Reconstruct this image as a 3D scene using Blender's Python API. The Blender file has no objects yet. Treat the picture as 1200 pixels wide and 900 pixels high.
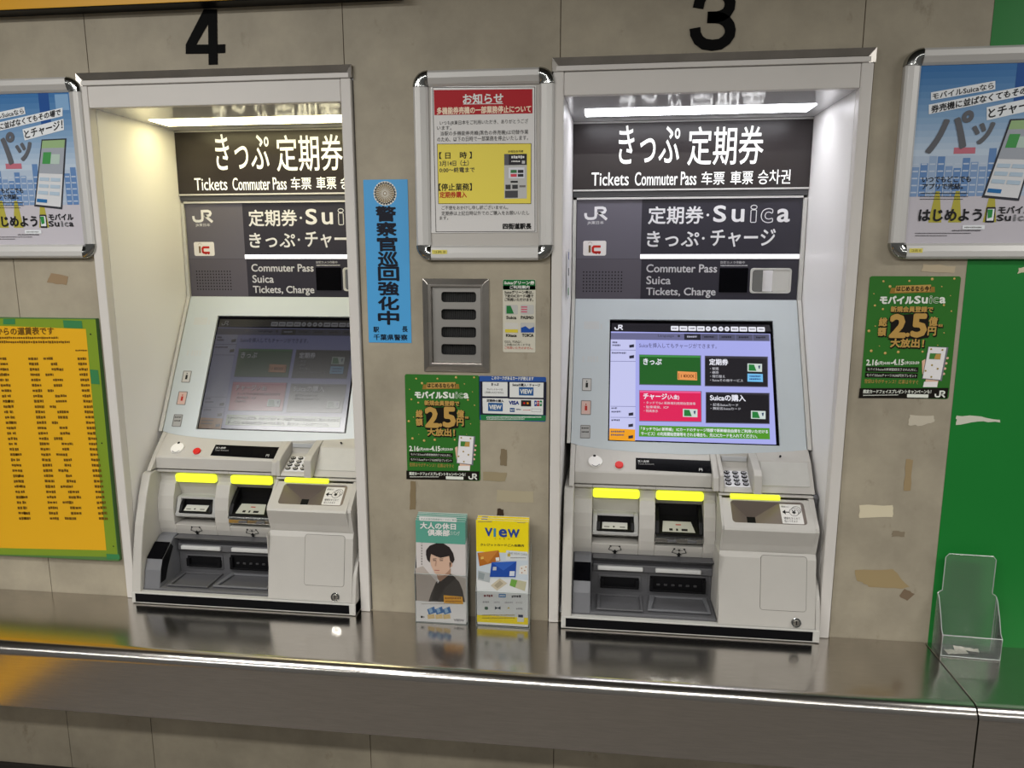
import bpy, math, random
from mathutils import Vector, Matrix
random.seed(7)
PI = math.pi
SC = bpy.context.scene
COL = SC.collection
# ------------------------------------------------------------------ camera
FPX, YAW, PITCH, ROLL = 869.9, 0.12096, 0.17542, -0.00122      # focal length for a 1200 px wide frame
CAM = Vector((1.4884, -2.0646, 1.8360))
f_ = Vector((-math.sin(YAW)*math.cos(PITCH), math.cos(YAW)*math.cos(PITCH), -math.sin(PITCH)))
r_ = Vector((math.cos(YAW), math.sin(YAW), 0)); u_ = r_.cross(f_)
RGT = r_*math.cos(ROLL) + u_*math.sin(ROLL); UPV = -r_*math.sin(ROLL) + u_*math.cos(ROLL)
cam = bpy.data.objects.new('camera', bpy.data.cameras.new('camera')); COL.objects.link(cam)
cam.data.sensor_width = 36; cam.data.lens = FPX/1200*36; cam.data.clip_start = .02
cam.matrix_world = Matrix(((RGT.x, UPV.x, -f_.x, CAM.x), (RGT.y, UPV.y, -f_.y, CAM.y), (RGT.z, UPV.z, -f_.z, CAM.z), (0, 0, 0, 1)))
SC.camera = cam
# ------------------------------------------------------------------ light
SC.view_settings.view_transform = 'Standard'; SC.view_settings.look = 'None'
SC.view_settings.gamma = 1; SC.view_settings.use_curve_mapping = False
SC.view_settings.exposure = 0.3
wd = bpy.data.worlds.new('hall_air'); SC.world = wd; wd.use_nodes = True
wd.node_tree.nodes['Background'].inputs[0].default_value = (.95, .93, .88, 1)
wd.node_tree.nodes['Background'].inputs[1].default_value = 0.11
def area(name, loc, sx, sy, power, col=(1, .98, .94), rz=0):
    l = bpy.data.lights.new(name, 'AREA'); l.shape = 'RECTANGLE'; l.size = sx; l.size_y = sy; l.energy = power; l.color = col
    o = bpy.data.objects.new(name, l); o.location = loc; o.rotation_euler = (0, 0, rz); COL.objects.link(o); return o
area('fluorescent_tube_light', (-.32, -1.66, 2.93), 1.3, .26, 34)
area('fluorescent_tube_light', (4.15, -1.15, 2.93), 1.6, .2, 32)
area('fluorescent_tube_light', (1.3, -2.9, 2.93), 2.6, .16, 60)
area('fluorescent_tube_light', (-2.0, -3.6, 2.93), 2.6, .16, 30)
area('fluorescent_tube_light', (4.2, -3.6, 2.93), 2.6, .16, 30)

# ------------------------------------------------------------------ materials
MATS = {}
def mat(name, col, rough=.5, metal=0., emit=0., trans=0., coat=0., noise=0., nscale=8., bump=0., stretch=None, spec=.5, ior=1.45, emcol=None):
    if name in MATS: return MATS[name]
    m = bpy.data.materials.new(name); m.use_nodes = True
    nt = m.node_tree; b = nt.nodes['Principled BSDF']
    b.inputs['Base Color'].default_value = (*col, 1); b.inputs['Roughness'].default_value = rough
    b.inputs['Metallic'].default_value = metal; b.inputs['Specular IOR Level'].default_value = spec; b.inputs['IOR'].default_value = ior
    if trans: b.inputs['Transmission Weight'].default_value = trans
    if coat: b.inputs['Coat Weight'].default_value = coat; b.inputs['Coat Roughness'].default_value = .06
    if emit:
        b.inputs['Emission Color'].default_value = (*(emcol or col), 1); b.inputs['Emission Strength'].default_value = emit
    if noise or bump:
        tc = nt.nodes.new('ShaderNodeTexCoord'); mp = nt.nodes.new('ShaderNodeMapping'); n = nt.nodes.new('ShaderNodeTexNoise')
        nt.links.new(tc.outputs['Object'], mp.inputs[0]); nt.links.new(mp.outputs[0], n.inputs[0])
        if stretch: mp.inputs['Scale'].default_value = stretch
        n.inputs['Scale'].default_value = nscale; n.inputs['Detail'].default_value = 6; n.inputs['Roughness'].default_value = .62
        if noise:
            rp = nt.nodes.new('ShaderNodeValToRGB'); nt.links.new(n.outputs[0], rp.inputs[0])
            rp.color_ramp.elements[0].position = .3; rp.color_ramp.elements[1].position = .7
            rp.color_ramp.elements[0].color = (*[c*(1-noise) for c in col], 1); rp.color_ramp.elements[1].color = (*[min(1, c*(1+noise*.6)) for c in col], 1)
            nt.links.new(rp.outputs[0], b.inputs['Base Color'])
        if bump:
            bp = nt.nodes.new('ShaderNodeBump'); bp.inputs['Strength'].default_value = bump; bp.inputs['Distance'].default_value = .01
            nt.links.new(n.outputs[0], bp.inputs['Height']); nt.links.new(bp.outputs[0], b.inputs['Normal'])
    MATS[name] = m; return m
def s(r, g, b): return tuple(((c/255+.055)/1.055)**2.4 if c > 10 else c/255/12.92 for c in (r, g, b))
def ink(r, g, b, rough=.45):                                   # a flat printed colour
    return mat('ink_%d_%d_%d' % (r, g, b), s(r, g, b), rough, spec=.25)
def lum(r, g, b, k=1.0):                                       # a lit screen colour
    return mat('lit_%d_%d_%d_%d' % (r, g, b, int(k*1000)), (.004, .004, .005), .2, spec=.8, emit=k, emcol=s(r, g, b))
stone = mat('beige_stone', s(166, 157, 138), .55, noise=.24, nscale=4.5, bump=.06)
def stains(m):                                                # scattered smudges on the stone
    nt = m.node_tree; b = nt.nodes['Principled BSDF']; src = b.inputs['Base Color'].links[0].from_socket
    tc = nt.nodes.new('ShaderNodeTexCoord'); mp = nt.nodes.new('ShaderNodeMapping'); mp.inputs['Scale'].default_value = (1, 1, .55); n = nt.nodes.new('ShaderNodeTexNoise'); n.inputs['Scale'].default_value = 13; n.inputs['Detail'].default_value = 8; n.inputs['Roughness'].default_value = .7
    rp = nt.nodes.new('ShaderNodeValToRGB'); rp.color_ramp.elements[0].position = .60; rp.color_ramp.elements[1].position = .78; rp.color_ramp.elements[0].color = (1, 1, 1, 1); rp.color_ramp.elements[1].color = (.50, .46, .40, 1)
    mx = nt.nodes.new('ShaderNodeMix'); mx.data_type = 'RGBA'; mx.blend_type = 'MULTIPLY'; mx.inputs[0].default_value = 1
    nt.links.new(tc.outputs['Object'], mp.inputs[0]); nt.links.new(mp.outputs[0], n.inputs[0]); nt.links.new(n.outputs[0], rp.inputs[0]); nt.links.new(src, mx.inputs[6]); nt.links.new(rp.outputs[0], mx.inputs[7]); nt.links.new(mx.outputs[2], b.inputs['Base Color'])
stains(stone)
mortar = mat('joint_mortar', s(92, 80, 64), .9)
greenwall = mat('green_paint', s(16, 122, 44), .45, noise=.05, nscale=2)
steel = mat('brushed_steel', (.60, .57, .535), .18, 1., noise=.10, nscale=30, stretch=(.6, 14, 14), bump=.012)
chrome = mat('chrome', (.42, .43, .42), .14, 1.)
trimsteel = mat('trim_steel', (.50, .47, .43), .3, 1., noise=.12, nscale=14)
alu = mat('anodised_aluminium', (.62, .61, .59), .5, .35)
whitemetal = mat('white_painted_metal', s(214, 210, 205), .42, noise=.03, nscale=6)
liner_m = mat('glossy_white_panel', s(238, 236, 234), .38, spec=.35)
linertop = mat('polished_ceiling_panel', (.64, .64, .65), .10, .22, spec=.9)
lightgrey = mat('light_grey_plastic', s(196, 195, 190), .38)
facegrey = mat('pale_face_plastic', s(192, 200, 204), .3)
bodygrey = mat('warm_grey_plastic', s(190, 187, 181), .45, noise=.03, nscale=10)
darkgrey = mat('dark_grey_plastic', s(92, 92, 95), .4)
midgrey = mat('mid_grey_plastic', s(112, 113, 117), .4)
black = mat('black_plastic', (.006, .006, .007), .4, spec=.2)
blackgloss = mat('black_gloss', (.003, .003, .004), .12, spec=.06)
strip_black = mat('black_rubber', (.004, .004, .005), .8, spec=.1)
def clear_sheet(name, tint, gloss, haze):
    m = bpy.data.materials.new(name); m.use_nodes = True; nt = m.node_tree; nt.nodes.remove(nt.nodes['Principled BSDF']); out = nt.nodes['Material Output']
    t = nt.nodes.new('ShaderNodeBsdfTransparent'); t.inputs[0].default_value = (*tint, 1); g = nt.nodes.new('ShaderNodeBsdfGlossy'); g.inputs['Roughness'].default_value = .06; g.inputs[0].default_value = (gloss, gloss, gloss, 1)
    d = nt.nodes.new('ShaderNodeBsdfDiffuse'); d.inputs[0].default_value = (.8, .84, .82, 1)
    lw = nt.nodes.new('ShaderNodeFresnel'); lw.inputs[0].default_value = 1.3; a = nt.nodes.new('ShaderNodeMixShader'); b = nt.nodes.new('ShaderNodeMixShader'); b.inputs[0].default_value = haze
    nt.links.new(lw.outputs[0], a.inputs[0]); nt.links.new(t.outputs[0], a.inputs[1]); nt.links.new(g.outputs[0], a.inputs[2])
    nt.links.new(a.outputs[0], b.inputs[1]); nt.links.new(d.outputs[0], b.inputs[2]); nt.links.new(b.outputs[0], out.inputs[0]); return m
acrylic = clear_sheet('clear_acrylic', (.99, .993, .99), .55, .008)
acrylic_dusty = clear_sheet('dusty_clear_acrylic', (.97, .985, .975), .8, .045)
acrylic_edge = clear_sheet('acrylic_cut_edge', (.85, .9, .88), .9, .42)
mirror_m = mat('mirror_glass', (.9, .9, .9), .02, 1.)
hopper = mat('brushed_hopper_steel', (.24, .20, .175), .4, .5)
yellowlamp = mat('yellow_indicator_lamp', (.7, .8, .02), .4, emit=.72, emcol=(.92, 1., .04))
barplastic = mat('white_bar_plastic', s(205, 205, 203), .4)
red_b = mat('red_button_plastic', s(214, 30, 24), .35)
keywhite = mat('white_keypad_metal', s(228, 228, 232), .35)
floor_m = mat('hall_floor', s(100, 95, 90), .35, noise=.1, nscale=5)
ceil_m = mat('hall_ceiling', s(88, 86, 82), .8)
skirt_m = mat('dark_baseboard', s(48, 44, 40), .6)

# ------------------------------------------------------------------ planes and pixels
class Plane:
    """a plane of the place: origin, u (right), v (up); dx shifts a spot read off the right-hand machine to the local frame"""
    def __init__(self, o, u=(1, 0, 0), v=(0, 0, 1), dx=0.):
        self.o = Vector(o); self.u = Vector(u).normalized(); self.v = Vector(v).normalized(); self.n = self.u.cross(self.v); self.dx = dx
    def uv(self, px, py):
        d = RGT*(px-600)/FPX + UPV*(450-py)/FPX + f_
        c = CAM - Vector((self.dx, 0, 0))
        t = (self.o-c).dot(self.n)/d.dot(self.n)
        q = c + d*t - self.o
        return q.dot(self.u), q.dot(self.v)
    def pt(self, u, v, h=0.): return self.o + self.u*u + self.v*v + self.n*h
def view(x0, y0, k): return lambda x, y: (x0+x/k, y0+y/k)

GLY = {}
def glyphs(body, res=2):
    key = (body, res)
    if key in GLY: return GLY[key]
    c = bpy.data.curves.new('lettering', 'FONT'); c.body = body; c.resolution_u = res
    o = bpy.data.objects.new('lettering', c); COL.objects.link(o)
    me = o.to_mesh()
    vs = [(v.co.x, v.co.y) for v in me.vertices]; fs = [tuple(p.vertices) for p in me.polygons]
    o.to_mesh_clear(); bpy.data.objects.remove(o); bpy.data.curves.remove(c)
    x0 = min(v[0] for v in vs); x1 = max(v[0] for v in vs); y0 = min(v[1] for v in vs); y1 = max(v[1] for v in vs)
    GLY[key] = ([((x-x0)/(x1-x0 or 1), (y-y0)/(y1-y0 or 1)) for x, y in vs], fs); return GLY[key]

class MB:
    """collects shapes that become ONE mesh object"""
    def __init__(self): self.v = []; self.f = []; self.m = []; self.mats = []
    def mi(self, m):
        if m not in self.mats: self.mats.append(m)
        return self.mats.index(m)
    def add(self, vs, fs, m):
        b = len(self.v); k = self.mi(m); self.v += [tuple(p) for p in vs]
        for f in fs: self.f.append(tuple(b+i for i in f)); self.m.append(k)
    def quad(self, a, b, c, d, m): self.add([a, b, c, d], [(0, 1, 2, 3)], m)
    def box(self, x0, x1, y0, y1, z0, z1, m):
        vs = [(x0, y0, z0), (x1, y0, z0), (x1, y1, z0), (x0, y1, z0), (x0, y0, z1), (x1, y0, z1), (x1, y1, z1), (x0, y1, z1)]
        self.add(vs, [(0, 3, 2, 1), (4, 5, 6, 7), (0, 1, 5, 4), (1, 2, 6, 5), (2, 3, 7, 6), (3, 0, 4, 7)], m)
    def loft(self, rings, m, caps=True):
        n = len(rings[0]); vs = [p for r in rings for p in r]; fs = []
        for i in range(len(rings)-1):
            for j in range(n):
                a = i*n+j; b = i*n+(j+1) % n; fs.append((a, b, b+n, a+n))
        if caps: fs += [tuple(range(n-1, -1, -1)), tuple((len(rings)-1)*n+j for j in range(n))]
        self.add(vs, fs, m)
    def prism(self, prof, x0, x1, m):                          # a (y, z) outline drawn out along X
        self.loft([[(x0, y, z) for y, z in prof], [(x1, y, z) for y, z in prof]], m)
    def plate(self, P, poly, h0, h1, m):                       # a (u, v) outline given thickness on a plane
        self.loft([[P.pt(u, v, h0) for u, v in poly], [P.pt(u, v, h1) for u, v in poly]], m)
    def ring(self, P, outer, inner, h0, h1, m):                # a plate with a hole, same point count
        n = len(outer); vs = [P.pt(*q, h1) for q in outer]+[P.pt(*q, h1) for q in inner]+[P.pt(*q, h0) for q in outer]+[P.pt(*q, h0) for q in inner]
        fs = []
        for j in range(n):
            k = (j+1) % n
            fs += [(j, k, n+k, n+j), (2*n+k, 2*n+j, 3*n+j, 3*n+k), (k, j, 2*n+j, 2*n+k), (n+j, n+k, 3*n+k, 3*n+j)]
        self.add(vs, fs, m)
    def tube(self, pts, r, m, n=8):
        pts = [Vector(p) for p in pts]; rings = []
        for i, p in enumerate(pts):
            t = (pts[min(i+1, len(pts)-1)]-pts[max(i-1, 0)]).normalized()
            a = t.cross(Vector((0, 0, 1)));  a = a.normalized() if a.length > 1e-4 else Vector((1, 0, 0)); b = a.cross(t)
            rings.append([p+(a*math.cos(2*PI*k/n)+b*math.sin(2*PI*k/n))*r for k in range(n)])
        self.loft(rings, m)
    # --- printing: thin layers of ink on a plane
    def ppoly(self, P, poly, m, L=1): self.add([P.pt(u, v, L*.0004) for u, v in poly], [tuple(range(len(poly)))], m)
    def prect(self, P, u0, v0, u1, v1, m, L=1): self.ppoly(P, [(u0, v0), (u1, v0), (u1, v1), (u0, v1)], m, L)
    def ptext(self, P, body, box, m, L=2, bold=0., res=2):     # box = (u0, v0, u1, v1) or four corners BL, BR, TR, TL
        vs, fs = glyphs(body, res)
        q = box if isinstance(box[0], (tuple, list)) else [(box[0], box[1]), (box[2], box[1]), (box[2], box[3]), (box[0], box[3])]
        def at(a, b):
            return tuple((q[0][i]*(1-a)+q[1][i]*a)*(1-b)+(q[3][i]*(1-a)+q[2][i]*a)*b for i in (0, 1))
        base = [at(a, b) for a, b in vs]
        offs = [(0, 0)] if not bold else [(bold*math.cos(k*PI/4), bold*math.sin(k*PI/4)) for k in range(8)]+[(0, 0)]
        for k, (du, dv) in enumerate(offs): self.add([P.pt(u+du, v+dv, L*.0004+k*.00003) for u, v in base], fs, m)
    def pstroke(self, P, pts, w, m, L=2):                      # a stroked line with flat caps
        n = len(pts); lft = []; rgt = []
        for i, (x, y) in enumerate(pts):
            def dirn(a, b):
                d = (pts[b][0]-pts[a][0], pts[b][1]-pts[a][1]); l = math.hypot(*d) or 1; return d[0]/l, d[1]/l
            d0 = dirn(max(i-1, 0), max(i, 1)); d1 = dirn(min(i, n-2), min(i+1, n-1))
            nx, ny = -(d0[1]+d1[1]), d0[0]+d1[0]; l = math.hypot(nx, ny) or 1; nx /= l; ny /= l
            c = max(.35, nx*-d1[1]+ny*d1[0]); k = w/2/c
            lft.append((x+nx*k, y+ny*k)); rgt.append((x-nx*k, y-ny*k))
        for i in range(n-1): self.ppoly(P, [rgt[i], rgt[i+1], lft[i+1], lft[i]], m, L)
    def build(self, name, parent=None, base=(0, 0, 0), bevel=0., seg=2, smooth=False, **tags):
        me = bpy.data.meshes.new(name); b = Vector(base)
        me.from_pydata([tuple(Vector(p)-b) for p in self.v], [], self.f)
        for m in self.mats: me.materials.append(m)
        me.polygons.foreach_set('material_index', self.m)
        me.update()
        if smooth: me.polygons.foreach_set('use_smooth', [True]*len(me.polygons))
        o = bpy.data.objects.new(name, me); COL.objects.link(o)
        if parent is not None:
            o.parent = parent                                   # base of a part = the base of its thing
        else: o.location = b
        if bevel:
            md = o.modifiers.new('edge', 'BEVEL'); md.width = bevel; md.segments = seg; md.limit_method = 'ANGLE'; md.angle_limit = math.radians(35)
        return tag(o, **tags)
def tag(o, label=None, cat=None, group=None, kind=None):
    for k, v in (('label', label), ('category', cat), ('group', group), ('kind', kind)):
        if v: o[k] = v
    return o
def thing(name, loc, label, cat, group=None):
    o = bpy.data.objects.new(name, None); COL.objects.link(o); o.location = loc; o.empty_display_size = .05
    return tag(o, label, cat, group)
def dup(o, loc=None, parent=None):
    c = o.copy(); COL.objects.link(c)
    if loc is not None: c.location = loc
    if parent is not None: c.parent = parent
    for ch in list(o.children): dup(ch, None, c)
    return c
def rr(u0, v0, u1, v1, r, n=4):
    out = []
    for cx, cy, a in ((u1-r, v1-r, 0), (u0+r, v1-r, 90), (u0+r, v0+r, 180), (u1-r, v0+r, 270)):
        for k in range(n+1):
            t = math.radians(a+90*k/n); out.append((cx+r*math.cos(t), cy+r*math.sin(t)))
    return out
def circ(cu, cv, r, n=20, rv=None): return [(cu+r*math.cos(2*PI*k/n), cv+(rv or r)*math.sin(2*PI*k/n)) for k in range(n)]
class Pr:
    """prints on a plane from spots read in a zoomed view of the photograph"""
    def __init__(self, mb, P, vw): self.mb, self.P, self.w = mb, P, vw
    def q(self, x, y): return self.P.uv(*self.w(x, y))
    def b(self, x0, y0, x1, y1):
        xm, ym = (x0+x1)/2, (y0+y1)/2
        return (self.q(x0, ym)[0], self.q(xm, y1)[1], self.q(x1, ym)[0], self.q(xm, y0)[1])
    def t(self, body, x0, y0, x1, y1, m, L=3, bold=0., res=2): self.mb.ptext(self.P, body, self.b(x0, y0, x1, y1), m, L, bold, res)
    def tq(self, body, tl, tr, br, bl, m, L=3, bold=0., res=2): self.mb.ptext(self.P, body, [self.q(*bl), self.q(*br), self.q(*tr), self.q(*tl)], m, L, bold, res)
    def r(self, x0, y0, x1, y1, m, L=1): self.mb.prect(self.P, *self.b(x0, y0, x1, y1), m, L)
    def rr(self, x0, y0, x1, y1, rad, m, L=1): self.mb.ppoly(self.P, rr(*self.b(x0, y0, x1, y1), rad), m, L)
    def p(self, pts, m, L=1): self.mb.ppoly(self.P, [self.q(*c) for c in pts], m, L)
    def c(self, x, y, r, m, L=2, n=14): self.mb.ppoly(self.P, circ(*self.q(x, y), r, n), m, L)
    def s(self, pts, w, m, L=2): self.mb.pstroke(self.P, [self.q(*c) for c in pts], w, m, L)
    def marks(self, x0, y0, x1, y1, m, L=3, fill=.8):           # unreadable fine print: a row of small dashes
        x = x0; h = y1-y0
        while x < x1-.2*h:
            w = h*random.uniform(.5, 1.0); w = min(w, x1-x)
            self.r(x, y0+h*random.uniform(0, .2), x+w*fill, y1-h*random.uniform(0, .2), m, L); x += w*1.08
def jr_logo(pr, x0, y0, x1, y1, m, L=3):
    a = pr.b(x0, y0, x1, y1)
    def g(x, y): return a[0]+(a[2]-a[0])*x, a[1]+(a[3]-a[1])*y
    w = (a[3]-a[1])*.20
    J = [(.07, .52), (.07, .34), (.10, .20), (.18, .12), (.30, .11), (.42, .13), (.49, .20), (.51, .34), (.51, .89), (.62, .90), (.80, .90), (.89, .84), (.92, .72), (.88, .58), (.78, .53), (.62, .53)]
    pr.mb.pstroke(pr.P, [g(*c) for c in J], w, m, L)
    pr.mb.pstroke(pr.P, [g(.62, .56), g(.99, .04)], w*1.05, m, L)

# ================================================================== the setting
wall = MB()
joints = [-1.0, -.272, .031, .780, 1.366, 2.121, 2.4205]
def panel(x0, x1, z0, z1):
    if x1-x0 > .004: wall.box(x0+.0012, x1-.0012, 0, .05, z0, z1, stone)
D = 1.3489
holes = [(-.0035, .8025), (D-.0035, D+.8025)]
for a, b in zip(joints[:-1], joints[1:]):
    panel(a, b, 0, .752)                                        # below the counter
    panel(a, b, 2.331, 3.0)                                     # above the openings
    segs = [(a, b)]
    for h0, h1 in holes:
        segs = [t for g0, g1 in segs for t in ((g0, min(g1, h0)), (max(g0, h1), g1)) if t[1]-t[0] > .004]
    for g0, g1 in segs:
        if g0 < 1.05 < g1:                                      # the slab with the vent let into it
            panel(g0, g1, .752, 1.514); panel(g0, g1, 1.751, 2.331); wall.box(g0+.0012, .998, 0, .05, 1.514, 1.751, stone); wall.box(1.160, g1-.0012, 0, .05, 1.514, 1.751, stone)
        else: panel(g0, g1, .752, 2.331)
wall.box(-1, 2.42, .05, .052, 0, .752, mortar); wall.box(-1, 2.42, .05, .052, 2.331, 3, mortar)
for a, b in ((-.006, -.0015), (.8005, .806)):
    for d in (0, D): wall.box(d+a, d+b, .012, .05, .752, 2.331, mortar)
for a, b in ((-1, 0), (.8, D), (D+.8, 2.42)): wall.box(a, b, .05, .052, .752, 2.331, mortar)
for x in joints[1:-1]:
    wall.box(x-.0016, x+.0016, .0025, .05, 0, .752, mortar); wall.box(x-.0016, x+.0016, .0025, .05, 2.331, 3, mortar)
wall.box(-.2736, -.2704, .0025, .05, .752, 2.331, mortar)
wall.build('wall_back', kind='structure')
g = MB(); g.box(2.4193, 3.6, -.001, .05, 0, 3.0, greenwall); g.build('wall_right', kind='structure')
g = MB(); g.box(-4, 6, -6, .3, -.05, 0, floor_m); g.build('floor', kind='structure')
g = MB(); g.box(-4, 6, -6, .3, 3.0, 3.05, ceil_m); g.build('ceiling', kind='structure')
g = MB(); g.box(-1, 3.6, -.012, 0, 0, .112, skirt_m); g.build('baseboard_back', bevel=.002, kind='structure')
g = MB(); tact = mat('yellow_tactile_tile', s(226, 168, 30), .6)
for i in range(8):
    y = -.55-.3*i; g.box(-1.25, -.955, y-.297, y, 0, .004, tact)
    for a in range(5):
        for c in range(5): g.loft([[(-1.22+a*.058+.014*k*math.cos(t*PI/3), y-.03-c*.058+.014*k*math.sin(t*PI/3), z) for t in range(6)] for k, z in ((1, .004), (.6, .009))], tact)
g.build('trim_1', kind='structure')

# counter: two lengths of brushed steel with a rounded front edge
def counter(x0, x1, label):
    prof = [(-.0006, .75), (-.284, .75)]
    for k in range(1, 25):
        t = PI/2*k/24; prof.append((-.284-.034*math.sin(t), .716+.034*math.cos(t)))
    prof += [(-.318, .556), (-.300, .552), (-.300, .57), (-.29, .71), (-.0006, .71)]
    c = MB(); c.prism(prof, x0, x1, steel)
    o = c.build('counter', base=((x0+x1)/2, -.15, .55), bevel=.0012, seg=2, label=label, cat='counter')
    return o
counter(-1.0, 2.4085, 'long brushed steel counter with rounded front edge under both ticket machines')
counter(2.4115, 3.6, 'short end of steel counter right of the seam, by the green wall')

# yellow direction board along the top of the wall
g = MB(); yel = mat('yellow_board', s(232, 170, 28), .4)
g.box(-1.0, .95, -.05, -.001, 2.497, 2.80, yel); g.box(-1.0, .95, -.053, -.0005, 2.494, 2.497, black)  # black strip stands in for the dark shadow line under the board
g.build('overhead_board', base=(0, -.02, 2.49), bevel=.002, label='yellow board along the very top left of the wall, dark lower edge', cat='sign')

# ================================================================== alcoves
def alcove(lampcol, lampk, dx):
    base = Vector((.4, 0, .75)); root = thing('machine_surround', base, None, 'frame', 'white surrounds of the ticket machines')
    for a, b in ((-.0012, .028), (.770, .7995)):
        m = MB(); m.box(a, b, -.012, .02, .7505, 2.301, whitemetal); m.build('stile', root, base, bevel=.003)
    m = MB(); m.box(.0285, .7695, -.010, .012, 2.2415, 2.300, whitemetal); m.build('lintel', root, base, bevel=.002)
    m = MB(); m.box(.006, .794, -.008, .02, 2.303, 2.317, whitemetal); m.build('seal_strip', root, base, bevel=.002)
    m = MB()
    m.loft([[(-.003, -.012, 2.336), (-.003, .0, 2.336), (.012, .0, 2.318), (.012, -.006, 2.318)], [(.803, -.012, 2.336), (.803, .0, 2.336), (.788, .0, 2.318), (.788, -.006, 2.318)]], trimsteel)
    for a, b in ((-.003, .012), (.803, .788)):
        m.loft([[(a, -.012, 2.336), (a, 0, 2.336), (b, 0, 2.318), (b, -.006, 2.318)], [(a, -.012, 2.302), (a, 0, 2.302), (b, 0, 2.302), (b, -.006, 2.302)]], trimsteel)
    o = m.build('steel_trim', root, base, label='mitred stainless steel edge trim')
    m = MB(); m.loft([[(.028, .02, .7505), (.0372, .45, .7505), (.031, .45, .7505), (.022, .02, .7505)], [(.028, .02, 2.248), (.0372, .45, 2.248), (.031, .45, 2.248), (.022, .02, 2.248)]], liner_m)
    m.build('side_panel', root, base)
    m = MB(); m.loft([[(.770, .02, .7505), (.7695, .45, .7505), (.7755, .45, .7505), (.776, .02, .7505)], [(.770, .02, 2.248), (.7695, .45, 2.248), (.7755, .45, 2.248), (.776, .02, 2.248)]], liner_m)
    m.build('side_panel', root, base)
    m = MB(); m.box(.024, .774, .012, .45, 2.2425, 2.2485, linertop); m.build('top_panel', root, base, label='polished panel reflecting the sign')
    m = MB(); m.box(.024, .774, .450, .456, .7505, 2.248, black); m.build('back_panel', root, base)
    lm = mat('alcove_lamp_%d' % int(lampcol[2]*100), (.9, .9, .9), .4, emit=lampk, emcol=lampcol)
    m = MB(); m.box(.078, .722, .195, .302, 2.2405, 2.2424, lm); m.build('light_panel', root, base, label='long lit lamp panel')
    for ch in root.children: pass
    return root, base
wt = ink(236, 236, 234); dk = ink(28, 28, 28)
rootB, baseA = alcove((1., .88, .46), 8, 0); rootB['label'] = 'white metal surround with warm yellowish lamp around the left ticket machine'
rootC, _ = alcove((.94, .94, 1.), 7.5, 0); rootC['label'] = 'white metal surround with cool white lamp around the right ticket machine'
rootC.location = baseA+Vector((D, 0, 0))

# header signs inside the alcoves
def header_sign():
    P = Plane((0, .402, 0), dx=D); b = Vector((.4, .42, 2.02)); m = MB()
    blk = mat('header_black', s(44, 38, 38), .32)
    wh = mat('backlit_white_letters', (.9, .9, .88), .5, emit=.30, emcol=(1, 1, .95))
    m.box(.0375, .7685, .402, .43, 2.034, 2.2412, blk)
    p = Pr(m, P, view(640, 50, 2.813))
    p.t('きっぷ', 240, 272, 440, 398, wh, 1, .0007, 5); p.t('定期券', 468, 275, 716, 402, wh, 1, .0007, 4)
    p.t('Tickets', 150, 428, 272, 471, wh, 1, .0003, 4); p.t('Commuter Pass', 293, 426, 495, 470, wh, 1, .0003, 4)
    p.t('车票', 512, 425, 588, 468, wh, 1, .0003, 3); p.t('車票', 608, 423, 682, 467, wh, 1, .0003, 3); p.t('승차권', 699, 419, 805, 466, wh, 1, .0003, 3)
    m.box(.0375, .7685, .398, .43, 2.029, 2.034, alu); m.box(.0375, .7685, .410, .43, 2.012, 2.029, darkgrey)
    m.box(.0375, .7685, .3985, .402, 2.2365, 2.2412, alu)
    return m.build('header_sign', None, b, cat='sign', group='black header signs above the ticket machines')
hs = header_sign(); hs['label'] = 'black header sign with white lettering above the left machine, partly cut off'
h2 = dup(hs, hs.location+Vector((D, 0, 0))); h2['label'] = 'black header sign with white lettering above the right machine, wholly readable'

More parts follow.
